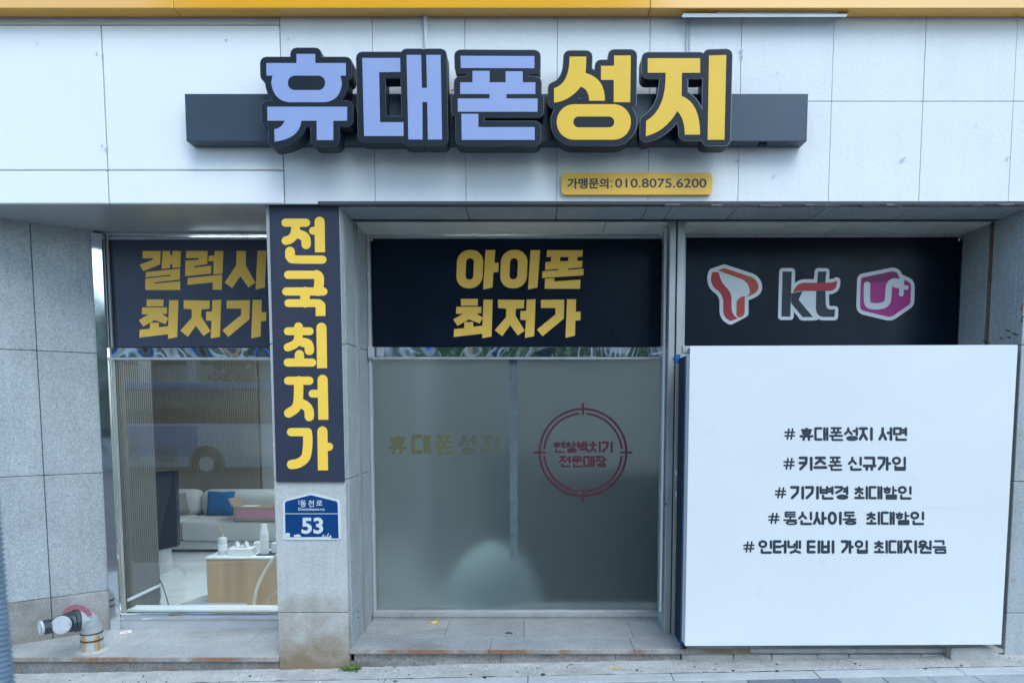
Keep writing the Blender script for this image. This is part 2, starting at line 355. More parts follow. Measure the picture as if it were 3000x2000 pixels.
# ---- Hangul lettering drawn from strokes
CHO = 'ㄱㄲㄴㄷㄸㄹㅁㅂㅃㅅㅆㅇㅈㅉㅊㅋㅌㅍㅎ'; JUNG = 'ㅏㅐㅑㅒㅓㅔㅕㅖㅗㅘㅙㅚㅛㅜㅝㅞㅟㅠㅡㅢㅣ'
JONG = ' ㄱㄲㄳㄴㄵㄶㄷㄹㄺㄻㄼㄽㄾㄿㅀㅁㅂㅄㅅㅆㅇㅈㅊㅋㅌㅍㅎ'
O8 = [(.5 + .5 * cos(2 * pi * i / 16), .5 + .5 * sin(2 * pi * i / 16)) for i in range(17)]
def OO(x0, y0, x1, y1): return [(x0 + (x1 - x0) * a, y0 + (y1 - y0) * b) for a, b in O8]
J = {'ㄱ': [[(0, 1), (1, 1), (1, 0)]], 'ㄴ': [[(0, 1), (0, 0), (1, 0)]], 'ㄷ': [[(1, 1), (0, 1), (0, 0), (1, 0)]],
     'ㄹ': [[(0, 1), (1, 1), (1, .5), (0, .5), (0, 0), (1, 0)]], 'ㅁ': [[(0, 0), (0, 1), (1, 1), (1, 0), (0, 0)]],
     'ㅂ': [[(0, 1), (0, 0), (1, 0), (1, 1)], [(0, .5), (1, .5)]], 'ㅅ': [[(.5, 1), (.45, .5), (0, 0)], [(.5, .6), (1, 0)]], 'ㅇ': [O8],
     'ㅈ': [[(0, 1), (1, 1)], [(.5, 1), (.45, .5), (0, 0)], [(.5, .55), (1, 0)]],
     'ㅊ': [[(.5, 1.1), (.5, .8)], [(0, .76), (1, .76)], [(.5, .76), (.42, .35), (0, 0)], [(.5, .4), (1, 0)]],
     'ㅋ': [[(0, 1), (1, 1), (1, 0)], [(0, .5), (1, .5)]], 'ㅌ': [[(1, 1), (0, 1), (0, 0), (1, 0)], [(0, .5), (1, .5)]],
     'ㅍ': [[(0, 1), (1, 1)], [(0, 0), (1, 0)], [(.28, 1), (.28, 0)], [(.72, 1), (.72, 0)]],
     'ㅎ': [[(.5, 1.08), (.5, .85)], [(0, .8), (1, .8)], OO(.1, 0, .9, .55)]}
J['ㄱv'] = [[(0, 1), (1, 1), (.9, .5), (.1, 0)]]; J['ㅋv'] = [[(0, 1), (1, 1), (.9, .5), (.1, 0)], [(0, .55), (.95, .55)]]
VV = {'ㅣ': [[(1, 1), (1, 0)]], 'ㅏ': [[(.45, 1), (.45, 0)], [(.45, .5), (1, .5)]], 'ㅓ': [[(1, 1), (1, 0)], [(.3, .6), (1, .6)]],
      'ㅐ': [[(.45, 1), (.45, 0)], [(1, 1), (1, 0)], [(.45, .5), (1, .5)]], 'ㅔ': [[(.45, 1), (.45, 0)], [(1, 1), (1, 0)], [(0, .5), (.45, .5)]],
      'ㅕ': [[(1, 1), (1, 0)], [(.3, .75), (1, .75)], [(.3, .35), (1, .35)]]}
HV = {'ㅡ': [[(0, .5), (1, .5)]], 'ㅗ': [[(.5, 1), (.5, .2)], [(0, .2), (1, .2)]], 'ㅜ': [[(0, .9), (1, .9)], [(.5, .9), (.5, 0)]],
      'ㅠ': [[(0, .9), (1, .9)], [(.3, .9), (.25, 0)], [(.7, .9), (.7, 0)]]}
def hangul(ch):
    c = ord(ch) - 0xAC00; L = CHO[c // 588]; v = JUNG[c % 588 // 28]; T = JONG[c % 28].strip(); out = []
    def put(st, x0, y0, x1, y1):
        for s in st: out.append([(x0 + (x1 - x0) * a, y0 + (y1 - y0) * b) for a, b in s])
    bot = 0.0
    if T:
        bot = .42
        put(J[T], .2, 0, 1, .24 if T not in 'ㄹㅁㅂ' else .27)
    if v in VV:
        w = .50 if v in 'ㅐㅔㅏ' else .58
        if v == 'ㅓ' or v == 'ㅕ': w = .55
        put(J.get(L + 'v', J[L]), 0, bot + (.03 if not T else .08), w, 1 if L not in 'ㅊㅎ' else .93)
        if v in 'ㅏ': put(VV[v], .56, bot if T else 0, 1, 1)
        elif v in 'ㅐ': put(VV[v], .56, bot if T else 0, 1, 1)
        elif v == 'ㅔ': put(VV[v], .5, bot if T else 0, 1, 1)
        else: put(VV[v], .62 if v != 'ㅣ' else .9, bot if T else 0, 1, 1)
    elif v in HV:
        if T and L in 'ㅌㅍㄹ': put(J[L], .12, .64, .88, 1); put(HV[v], 0, .28, 1, .52 if v != 'ㅗ' else .62)
        elif T: put(J[L], .15, .74, .85, 1); put(HV[v], 0, .36, 1, .6)
        else: put(J[L], .12, .5, .88, 1 if L not in 'ㅊㅎ' else .93); put(HV[v], 0, 0, 1, .34)
    elif v == 'ㅚ': put(J[L], .02, .45, .62, .93); put(HV['ㅗ'], 0, -.02, .72, .3); put(VV['ㅣ'], .9, 0, 1, 1)
    elif v == 'ㅝ':
        put(J[L], .08, .68, .6, 1); put([[(0, .52), (.68, .52)], [(.35, .52), (.35, .34)]], 0, 0, 1, 1); put([[(1, 1), (1, .3)], [(.72, .38), (1, .38)]], 0, 0, 1, 1)
    elif v == 'ㅢ': put(J[L], .08, .45, .6, 1); put([[(0, .1), (.75, .1)], [(1, 1), (1, 0)]], 0, 0, 1, 1)
    return out
def line_text(sheet, txt, x0, x1, y0, y1, hw0, gap=.10):
    """txt fills the pixel box; hw = half stroke width in px"""
    n = len(txt); cw = (x1 - x0) / (n + gap * (n - 1)); polys = []
    for i, ch in enumerate(txt):
        c_ = ord(ch) - 0xAC00; Lc = CHO[c_ // 588]; vc = JUNG[c_ % 588 // 28]; Tc = JONG[c_ % 28].strip()
        hw = hw0 * (.62 if Lc == 'ㅌ' and Tc else .76 if Tc and (vc in HV or Lc in 'ㅎㅊ' or Tc in 'ㄹ') else (.88 if Tc or Lc in 'ㅎㅍㅊ' or vc in 'ㅐㅔㅚ' else 1))
        gx = x0 + i * cw * (1 + gap); w = cw - 2 * hw; h = (y1 - y0) - 2 * hw
        ps = []
        for s in hangul(ch): ps += stroke([(gx + hw + a * w, y1 - hw - b * h) for a, b in s], hw, 4)
        sheet.add(union(ps, (), 1e-4))
def font_text(name, txt, px0, py0, px1, py1, Y, dep, m, parent, bold=0.0):
    c = bpy.data.curves.new('txt', 'FONT'); c.body = txt; c.resolution_u = 4; c.offset = bold; c.fill_mode = 'FRONT'
    o = bpy.data.objects.new('txt', c); COL.objects.link(o); dg = bpy.context.evaluated_depsgraph_get()
    me = bpy.data.meshes.new_from_object(o.evaluated_get(dg)); vs = [(v.co.x, v.co.y) for v in me.vertices]; fs = [tuple(p.vertices) for p in me.polygons]
    bpy.data.objects.remove(o); bpy.data.curves.remove(c); bpy.data.meshes.remove(me)
    ax, bx_ = min(v[0] for v in vs), max(v[0] for v in vs); ay, by = min(v[1] for v in vs), max(v[1] for v in vs)
    p = [(px0 + (x - ax) / (bx_ - ax) * (px1 - px0), py1 - (y - ay) / (by - ay) * (py1 - py0)) for x, y in vs]
    sh = Sheet(); sh.v = p; sh.f = [tuple(f[::-1]) for f in fs]; sh.e = bedges(sh.f)
    return sh.build(name, m, parent, Y, dep)

# =================================================================== BUILDING
B = empty('shop_building', (0, .3, G0), 'grey granite shop front with white fascia panels above recessed windows', 'building')
YF = -.05                    # fascia face
ZFB = Zp(597, YF)            # fascia underside
YW = .57                     # window plane
ZL = Zp(1924, 0.0); ZC = Zp(1892, .05)   # step heights
ZROOF = 2.6
# backing masonry (behind slabs)
MB().box(-7, 7, -.0275, .6, ZFB + .012, ZROOF).build('masonry_wall', 'joint', B)
# ---- white fascia, left smooth panels
def xrow(pxs, py): return [Xp(p, py, YF) for p in pxs]
zt = Zp(48, YF); z73 = Zp(73, YF); z500 = Zp(499, YF)
ZCAN = Zp(25, -.13)
g = .0035
xj = Xp(307, 330, YF); xe = Xp(826, 330, YF)
for x0, x1 in ((-6.5, -4.1), (-4.1, xj - 1.2), (xj - 1.2, xj), (xj, xe)):
    bx('fascia_panel', x0 + g, x1 - g, YF, -.03, z500 + g, z73 - g, 'fascia_l', B, .003, 1)
    bx('fascia_panel', x0 + g, x1 - g, YF - .004, -.03, ZFB, z500 - g, 'fascia_l', B, .004, 1)
bx('top_rail', -6.5, xe - g, YF + .006, -.03, z73 + .002, zt + .08, 'trim', B, .002)
# ---- right textured tiles
cols = [832, 1094, 1363, 1632, 1902, 2168, 2436, 2704, 2969]
xs = [Xp(c, 330, YF) for c in cols]; w_ = xs[-1] - xs[-2]
xs[0] = xe
while xs[-1] < 6.5: xs.append(xs[-1] + w_)
z296 = Zp(296, YF)
for a, b in zip(xs, xs[1:]):
    for z0, z1 in ((ZFB + .001, z296), (z296, zt + .08)):
        dy = random.uniform(0, .0012)
        bx('fascia_tile', a + .0012, b - .0012, YF + .004 + dy, -.031, z0 + (.0015 if z0 == z296 else 0), z1 - .0015, 'fascia_r', B, .0015)
# wall plugs / torn ties left in the joints
for px, py, s in ((285, 155, 1), (301, 160, 1.2), (300, 428, 1), (312, 436, 1.5), (2172, 148, 1.3), (2172, 166, 1.4), (1438, 457, 1.2), (2645, 466, 1.3), (2652, 462, 1),
                  (2953, 464, 1.3), (2268, 514, 1.2), (2280, 212, 1.0), (2860, 368, .7), (2162, 472, 1), (2680, 50, 1.6), (2985, 53, 2), (110, 127, .8), (663, 116, .9), (845, 113, .8)):
    c = W(px, py, YF - .003); r = .004 * s; vs = []; fs = []
    mb = MB()
    for k in range(2):
        q = c + V((random.uniform(-r, r), 0, random.uniform(-r, r)))
        a = random.uniform(.3, 2.4); d = V((cos(a), 0, sin(a))) * r * 2.2
        mb.tube([q - d, q + V((0, -.004, 0)), q + d], [r * .25, r * .45, r * .2], 6)
    mb.build('wall_plug', 'conduit', B)
# ---- yellow band above
yb = [-6.5, -4.0, Xp(507, 12, -.13), Xp(1905, 12, -.13), 4.6, 6.5]
for a, b in zip(yb, yb[1:]): bx('yellow_band_panel', a + .0012, b - .0012, -.13, -.052, ZCAN, ZCAN + .55, 'yellow', B, .003)
bx('upper_wall', -6.5, 6.5, -.034, -.0301, zt + .082, ZROOF, 'trim', B)
# ---- pillars
XPL0 = Xp(808, 1600, 0); XPL1 = Xp(1016, 1600, 0)
def wall_slabs(x0, x1, y0, y1, zs, m='granite_rough', low=None, g=.0018):
    for i, (a, b) in enumerate(zip(zs, zs[1:])):
        bx('granite_slab', x0, x1, y0, y1, a + g, b - g, (low if low and i == 0 else m), B, .003)
zj = [G0 - .2, Zp(1794, 0), Zp(1405, 0), Zp(1008, 0), ZFB + .01]
wall_slabs(XPL0, XPL1, 0, .06, zj)
# pillar core and right reveal slabs: front slab, shutter slot, rear slab
bx('pillar_core', XPL0 + .03, XPL1 - .03, .061, YW + .05, G0 - .2, ZFB + .01, 'mortar', B)
zr = [ZC - .02, Zp(1780, .2), Zp(1395, .2), Zp(1012, .2), ZFB + .008]
wall_slabs(XPL1 - .045, XPL1 + .002, .063, .275, zr, 'granite')
wall_slabs(XPL1 - .045, XPL1 + .002, .335, YW, zr, 'granite')
bx('shutter_rail', XPL1 - .04, XPL1 - .006, .277, .333, ZC, ZFB, 'dark_frame', B)
bx('shutter_rail', XPL1 - .01, XPL1 + .012, .277, .285, ZC, ZFB - .01, 'alu_old', B, .001)
bx('shutter_rail', XPL1 - .01, XPL1 + .012, .325, .333, ZC, ZFB - .01, 'alu_old', B, .001)
for zz in (Zp(1790, .2), Zp(1792, .31)):
    MB().tube([(XPL1 + .001, .2, zz), (XPL1 + .006, .2, zz)], .006, 8).build('bolt', 'dark_frame', B)
# pillar left reveal (hidden side)
wall_slabs(XPL0 - .002, XPL0 + .028, .063, YW, [ZL, Zp(1780, .2), Zp(1405, .2), Zp(1008, .2), ZFB + .008], 'granite')
# right pillar
XR0 = Xp(2993, 1000, 0); 
zrr = [gz(3) - .2, Zp(1795, 0), Zp(1410, 0), Zp(1010, 0), ZFB + .01]
wall_slabs(XR0, XR0 + .62, 0, .06, zrr, 'granite')
wall_slabs(XR0 + .624, XR0 + 1.25, 0, .06, zrr, 'granite'); wall_slabs(XR0 + 1.254, XR0 + 1.9, 0, .06, zrr, 'granite'); wall_slabs(XR0 + 1.904, 6.5, 0, .06, zrr, 'granite')
bx('masonry_wall', XR0 + .03, 6.5, .061, YW + .05, G0 - .2, ZFB + .01, 'mortar', B)
zr2 = [ZC - .02, Zp(1400, .2), ZFB + .008]
wall_slabs(XR0 - .002, XR0 + .03, .063, .275, zr2, 'granite'); wall_slabs(XR0 - .002, XR0 + .03, .315, YW, zr2, 'granite')
bx('rusty_strip', XR0 - .004, XR0 + .02, .283, .300, Zp(1006, .29), ZFB - .004, 'rust', B, .001)
bx('shutter_rail', XR0 + .012, XR0 + .028, .276, .314, ZC, ZFB, 'dark_frame', B)
# cracked-off patch marks on the right pillar
for px, py in ((2992, 935), (2996, 900), (2978, 978), (2960, 985), (2935, 985), (2890, 990), (2955, 965), (2880, 985)):
    q = W(min(px, 2990), py, .0) if px > 2988 else V((XR0 - .003, .02 + (2990 - px) * .0026, Zp(py, .05)))
    mb = MB(); L = random.uniform(.012, .03)
    if px > 2988: mb.tube([q + V((.01, -.001, -L)), q + V((.004, -.001, 0)), q + V((.014, -.001, L))], .004, 5)
    else: mb.tube([q + V((0, -L, -.3 * L)), q, q + V((0, L, .4 * L))], [.002, .004, .0015], 5)
    mb.build('spall_mark', 'rust_dark', B)
# anchor rings left in right pillar
for px, py in ((2985, 1270), (2984, 1365), (2978, 1470), (2967, 1575), (2962, 1700)):
    q = W(px + 8, py, -.0005); sh = Sheet(); sh.add(union([ell(px + 8, py, 7, 8, 18)], [ell(px + 8, py, 4.5, 5.5, 18)])); sh.build('anchor_ring', 'plinth', B, -.0015, .0012)

# ---- angled granite wall at left
A0 = W(0, 1200, .20); A0.z = 0; A1 = W(302, 1200, .50); A1.z = 0
ad = (A1 - A0); adl = ad.length; adn = ad / adl; nrm = V((-adn.y, adn.x, 0))      # nrm points back into the wall
def ang(s0, s1, z0, z1, m, name='granite_slab'):
    p = A0 + adn * s0; q = A0 + adn * s1; k = nrm * .03; u = V((0, 0, 1))
    return MB().hexa([p + u * z0, q + u * z0, q + k + u * z0, p + k + u * z0, p + u * z1, q + u * z1, q + k + u * z1, p + k + u * z1], .003).build(name, m, B)
# seam position along the wall
sx = Xp(118, 1200, .32); s_seam = (sx - A0.x) / adn.x
while True:
    Yt = A0.y + adn.y * s_seam; s2 = (Xp(118, 1200, Yt) - A0.x) / adn.x
    if abs(s2 - s_seam) < 1e-4: break
    s_seam = s2
Ys = A0.y + adn.y * s_seam; Ye = A1.y
za = [ZL - .02, Zp(1750, Ys), Zp(1392, Ys), Zp(1027, Ys), Zp(640, Ys), ZFB + .3]
za[4] = ZFB + .02; za = za[:5]
sF = -(A0.y - .0) / adn.y    # where it reaches the street face
for s0, s1 in ((sF, s_seam - .0015), (s_seam + .0015, adl)):
    for i, (a, b) in enumerate(zip(za, za[1:])): ang(s0, s1, a + .0015, b - .0015, 'granite_low' if i == 0 else 'granite')
p0 = A0 + adn * sF
x_ = p0.x
while x_ > -6.4:
    for a, b in zip(za, za[1:]): bx('granite_slab', max(x_ - .6, -6.5), x_ - .003, 0, .03, a + .0015, b - .0015, 'granite', B, .003)
    x_ -= .6
k = nrm * .032
MB().hexa([p0 + k + V((0, 0, ZL - .3)), A1 + k + V((0, 0, ZL - .3)), V((A1.x - .02, 1.0, ZL - .3)), V((p0.x - .1, 1.0, ZL - .3)),
           p0 + k + V((0, 0, ZFB)), A1 + k + V((0, 0, ZFB)), V((A1.x - .02, 1.0, ZFB)), V((p0.x - .1, 1.0, ZFB))]).build('masonry_wall', 'mortar', B)
bx('masonry_wall', -6.5, p0.x - .05, .031, 1.0, G0 - .3, ZFB, 'mortar', B)

# ---- soffits
bx('metal_soffit', -4, XPL0, YF + .002, YW + .02, ZFB + .002, ZFB + .010, 'soffit_metal', B)
bx('soffit_trim', A1.x - .05, XPL0, YW - .04, YW + .02, ZFB - .012, ZFB + .001, 'alu', B, .002)
zs_ = ZFB - .006
sxs = [Xp(p, 620, .1) for p in (1002, 1370, 1630, 1888, 1958, 2145, 2400, 2650, 2935)]
for a, b in zip(sxs, sxs[1:] + [XR0]):
    if b - a > .01: bx('soffit_slab', a + .002, b - .002, YF + .05, .225, zs_, zs_ + .02, 'granite', B, .003)
bx('fascia_return', XPL1 - .1, XR0 + .3, YF + .004, YF + .045, zs_ + .004, zs_ + .02, 'mortar', B)
# broken mortar lip at the fascia foot, right side
mb = MB(); x = Xp(1950, 600, YF)
while x < 3.3:
    L = random.uniform(.03, .12); mb.box(x, x + L, YF + .002 + random.uniform(0, .01), YF + .04, ZFB - random.uniform(.002, .009), ZFB + .001, .001); x += L + random.uniform(0, .004)
mb.build('mortar_lip', 'riser', B)
bx('shutter_slot', XPL1, XR0, .226, .285, zs_ + .01, zs_ + .03, 'black', B)
bx('shutter_slot_edge', XPL1 + .01, XR0 - .01, .226, .236, zs_ - .004, zs_ + .012, 'dark_frame', B)
for a, b in ((XPL1 + .004, Xp(1768, 660, .4)), (Xp(1768, 660, .4) + .004, Xp(1950, 660, .4)), (Xp(1960, 660, .4), Xp(2445, 660, .4)), (Xp(2445, 660, .4) + .004, XR0 - .004)):
    bx('soffit_board', a, b, .287, YW + .02, zs_ - .001, zs_ + .008, 'soffit_paint', B, .001)

# ---- steps / floors of recesses
def floor_slabs(x0, x1, y0, y1, z, xsj, m='floor_slab', th=.03):
    e = [x0] + [v for v in xsj if x0 < v < x1] + [x1]
    for a, b in zip(e, e[1:]):
        bx('floor_slab', a + .001, b - .001, y0, y1, z - th, z, m, B, .002)
# left
XL0 = -3.6; xjl = Xp(285, 1932, 0)
for a, b in ((XL0, xjl), (xjl, XPL0)):
    bx('step_tread', a + .001, b - .001, .004, .20, ZL - .03, ZL, 'floor_slab', B, .002)
    bx('step_edge', a + .001, b - .001, -.004, .0035, ZL - .024, ZL - .001, 'slab_edge', B, .001)
for a, b in ((XL0, -2.35), (-2.35, -1.72), (-1.72, XPL0)): bx('floor_slab', a + .001, b - .001, .202, YW - .03, ZL - .03, ZL - .0005, 'floor_slab', B, .001)
for a, b in ((-6.4, -3.6), (XL0, Xp(378, 1950, .01)), (Xp(378, 1950, .01), Xp(290, 1950, .01) + 1.9), (Xp(290, 1950, .01) + 1.9, XPL0)):
    if b > a: bx('riser_slab', a + .0012, b - .0012, .012, .05, G0 - .2, ZL - .031, 'riser_left', B, .002)
# centre + right
XC1 = Xp(2012, 1892, .04)
jx = [Xp(1438, 1880, .1), Xp(1850, 1880, .1)]
e = [XPL1 - .0, jx[0], jx[1], XC1 + .35, XC1 + .95, XC1 + 1.5, XR0 - .0]
for a, b in zip(e, e[1:]):
    y0 = .0 if b < XC1 + .5 else .012
    bx('step_tread', a + .0012, b - .0012, y0 + .004, .20, ZC - .03, ZC, 'floor_slab', B, .002)
    bx('step_edge', a + .0012, b - .0012, y0 - .004, y0 + .0035, ZC - .024, ZC - .001, 'slab_edge' if a < XC1 else 'plinth', B, .001)
e = [XPL1, Xp(1305, 1830, .3), Xp(1535, 1830, .3), Xp(1850, 1830, .3), XR0]
for a, b in zip(e, e[1:]): bx('floor_slab', a + .001, b - .001, .202, YW - .03, ZC - .03, ZC - .0006, 'floor_slab', B, .001)
e = [XPL1 + .02, -.2, .45, XC1 - .04]
for a, b in zip(e, e[1:]): bx('riser_slab', a + .0012, b - .0012, .022, .06, G0 - .2, ZC - .032, 'riser', B, .002)
e = [XC1 - .035] + [Xp(p, 1915, 0) for p in (2150, 2262, 2396, 2490, 2700, 2782)]
for a, b in zip(e, e[1:]): bx('plinth_block', a + .0015, b - .0015, .0 + random.uniform(0, .006), .06, G0 - .2, ZC - .0325, 'plinth', B, .005)
bx('plinth_block', Xp(2785, 1915, -.04), Xp(2925, 1915, -.04), -.045, .06, G0 - .1, Zp(1897, -.045), 'plinth', B, .006, 2)

# ---- window openings
def frame(px0, py0, px1, py1, wdt, Y, dep, m, bars=()):
    a = W(px0, (py0 + py1) / 2, Y); b = W(px1, (py0 + py1) / 2, Y); zt_, zb_ = Zp(py0, Y), Zp(py1, Y); mb = MB()
    mb.box(a.x, a.x + wdt, Y, Y + dep, zb_, zt_, .0015); mb.box(b.x - wdt, b.x, Y, Y + dep, zb_, zt_, .0015)
    mb.box(a.x + wdt + .0002, b.x - wdt - .0002, Y + .001, Y + dep, zt_ - wdt, zt_, .0015); mb.box(a.x + wdt + .0002, b.x - wdt - .0002, Y + .001, Y + dep, zb_, zb_ + wdt, .0015)
    return mb, a.x, b.x, zb_, zt_
# left window
mb, wlx0, wlx1, wlz0, wlz1 = frame(318, 694, 868, 1800, .014, YW - .02, .06, 'alu')
FL = mb.build('window_frame', 'alu', B)
bx('window_surround', A1.x - .02, wlx0 - .002, YW - .022, YW + .03, ZL, ZFB, 'alu_old', B, .002)
# polished steel jamb, leaning out from the granite edge
MB().hexa([(A1.x - .004, YW - .10, ZL), (A1.x + .045, YW - .075, ZL), (A1.x + .045, YW - .046, ZL), (A1.x - .004, YW - .046, ZL),
           (A1.x - .004, YW - .10, ZFB - .014), (A1.x + .045, YW - .075, ZFB - .014), (A1.x + .045, YW - .046, ZFB - .014), (A1.x - .004, YW - .046, ZFB - .014)], .002).build('steel_jamb', 'steel', B)
MB().box(A1.x + .046, A1.x + .058, YW - .040, YW - .0225, ZL, ZFB - .014, .002).build('window_jamb', 'alu_old', B)
ztr1, ztr0 = Zp(1018, YW - .05), Zp(1047, YW - .05)
bx('transom', wlx0 - .01, wlx1 + .01, YW - .05, YW - .022, ztr0, ztr1, 'steel_wavy', B, .002)
bx('transom_lower_edge', wlx0 - .01, wlx1 + .01, YW - .046, YW - .021, ztr0 - .012, ztr0 - .0005, 'alu', B, .001)
zsl1, zsl0 = Zp(1796, YW - .06), Zp(1815, YW - .06)
bx('window_sill', wlx0 - .005, XPL0 + .0, YW - .06, YW - .021, zsl0, zsl1, 'steel', B, .003, 2)
bx('sill_base', wlx0 - .003, XPL0, YW - .05, YW + .02, ZL - .001, zsl0 - .001, 'alu', B, .001)
bx('glass_pane', wlx0 + .012, wlx1 - .012, YW + .010, YW + .016, zsl1 - .01, ztr0, 'glass', FL)
# centre window
mb, wcx0, wcx1, wcz0, wcz1 = frame(1084, 690, 1944, 1796, .012, YW - .02, .06, 'alu')
FC = mb.build('window_frame', 'alu', B)
mb, *_ = frame(1090, 697, 1937, 1789, .009, YW - .008, .03, 'alu'); mb.build('glazing_bead', 'alu_old', FC)
bx('window_surround', XPL1 + .002, wcx0 - .001, YW - .015, YW + .02, ZC, ZFB, 'alu_old', B, .001)
bx('window_surround', wcx1 + .001, Xp(1960, 1100, YW), YW - .015, YW + .02, ZC, ZFB, 'alu_old', B, .001)
ztc1, ztc0 = Zp(1016, YW - .045), Zp(1046, YW - .045)
bx('transom', wcx0 + .014, wcx1 - .014, YW - .045, YW - .021, ztc0, ztc1, 'steel_wavy', FC, .002)
bx('transom_end', wcx0 + .002, wcx0 + .040, YW - .049, YW - .0455, ztc0 - .002, ztc1 + .002, 'alu', FC, .001)
bx('transom_end', wcx1 - .040, wcx1 - .002, YW - .049, YW - .0455, ztc0 - .002, ztc1 + .002, 'alu', FC, .001)
bx('transom_lower_edge', wcx0, wcx1, YW - .04, YW - .021, ztc0 - .011, ztc0 - .003, 'alu', FC, .001)
bx('frosted_pane', wcx0 + .012, wcx1 - .012, YW - .002, YW + .005, Zp(1788, YW), ztc0 - .002, 'frosted', FC)
bx('window_sill', wcx0 - .0, wcx1, YW - .05, YW - .021, Zp(1807, YW - .05), Zp(1796, YW - .05), 'alu_old', B, .002)
bx('sill_base', wcx0, wcx1, YW - .04, YW + .02, ZC - .001, Zp(1807, YW - .05) - .0008, 'alu_old', B, .001)
bx('film_seam', Xp(1493, 1300, YW), Xp(1516, 1300, YW), YW - .0032, YW - .0022, Zp(1640, YW), ztc0 - .012, 'seam', FC)
# small latch arm at the transom's right end
MB().hexa([W(1912, 1040, .50), W(1960, 1031, .30), W(1960, 1031, .315), W(1912, 1040, .515), W(1912, 1034, .50), W(1960, 1023, .30), W(1960, 1023, .315), W(1912, 1034, .515)], .001).build('latch_arm', 'alu', B)
# right window (upper part shows; lower part is boarded)
mb, wrx0, wrx1, wrz0, wrz1 = frame(1996, 688, 2818, 1800, .012, YW - .02, .06, 'alu')
FR = mb.build('window_frame', 'alu', B)
mb, *_ = frame(1998, 693, 2811, 1795, .007, YW - .010, .02, 'alu'); mb.build('glazing_bead', 'alu_old', FR)
bx('window_surround', wrx1 + .001, XR0 - .003, YW - .012, YW + .02, ZC, ZFB, 'dark_frame', B, .001)
bx('window_head', Xp(1960, 680, YW), XR0 - .003, YW - .03, YW + .02, wrz1 + .001, ZFB, 'conduit', B, .001)
mb = MB(); x = Xp(2015, 682, .53)
while x < wrx1: mb.box(x, x + .003, YW - .032, YW - .0302, wrz1 + .004, ZFB - .016); x += .105
mb.build('blue_tick', 'blue_tape', B)
bx('glass_pane', wrx0 + .01, wrx1 - .01, YW + .01, YW + .016, ZC, Zp(1012, YW), 'glass', FR)
for a_, b_, par in ((wlx0, wlx1, FL), (wcx0, wcx1, FC), (wrx0, wrx1, FR)):
    bx('light_block_board', a_ + .013, b_ - .013, YW + .018, YW + .024, Zp(1035, YW), wlz1 - .014, 'black', par)  # unseen black board added to block lamp light through the glazing gaps
# mullion column: two guide rails with a slot
XM0 = Xp(1957, 1000, .27); XM1 = Xp(2000, 1000, .27); xm = Xp(1977, 1000, .27)
C = MB().box(XM0, xm - .004, .255, .30, ZC, ZFB - .006, .002).build('guide_column', 'alu_old', B)
MB().box(xm + .004, XM1, .250, .30, ZC, ZFB - .006, .002).build('guide_rail', 'alu_old', C)
MB().box(xm - .0038, xm + .0038, .272, .30, ZC, ZFB - .006).build('guide_slot', 'dark_frame', C)
MB().box(XM0 + .01, XM1 - .01, .302, YW - .02, ZC + .001, ZFB - .006).build('column_body', 'alu', C)
bx('white_side_strip', XM0 - .012, XM0 - .002, .34, .37, Zp(1790, .35), ZFB - .02, 'white_plastic', B, .001)
for i, py in enumerate((1112, 1205, 1284, 1480, 1664, 1732)):
    MB().tube([W(1976 - i, py, .2715), W(1976 - i, py, .268)], .0035 + .001 * (i % 2), 8).build('screw', 'rust_dark', C)
for py in (1476,): MB().tube([W(1951, py, .254), W(1951, py, .250)], .006, 8).build('screw', 'rust_dark', C)
bx('tape_patch', W(1978, 1050, .249).x, W(1993, 1050, .249).x, .2478, .2498, Zp(1063, .249), Zp(1038, .249), 'blue_tape', C)
bx('tape_patch', W(1971, 1052, .254).x, W(1975, 1050, .254).x, .2528, .2546, Zp(1056, .249), Zp(1046, .249), 'blue_tape', C)
for py in (1375, 1440): pbx('sticker_residue', 1978, py, 1988, py + 16, .2495, .0007, 'conduit', C)

# =================================================================== INTERIOR
ZI = ZL - .06
bx('interior_floor', -5.6, 3.2, YW + .06, 5.2, ZI - .05, ZI, 'floor_in', B)
bx('interior_ceiling', -5.6, 3.2, YW + .06, 5.2, 1.12, 1.16, 'ceil_in', B)
bx('interior_back_wall', -5.6, 3.2, 5.0, 5.08, ZI, 1.12, 'wall_in', B)
bx('interior_side_wall', -5.68, -5.6, 1.0, 5.0, ZI, 1.12, 'wall_in', B)
bx('interior_side_wall', 3.2, 3.28, YW + .06, 5.0, ZI, 1.12, 'dark_in', B)
bx('interior_partition', -.95, -.89, 1.9, 5.0, ZI, 1.12, 'wall_in', B)
# inner window board (white)
bx('inner_sill', wlx0, XPL0 + .02, YW + .02, YW + .17, ZI, Zp(1790, YW + .02), 'sill_white', B, .003)
bx('inner_sill', wcx0, wcx1, YW + .007, YW + .19, ZI, Zp(1785, YW + .01), 'sill_white', B, .003)
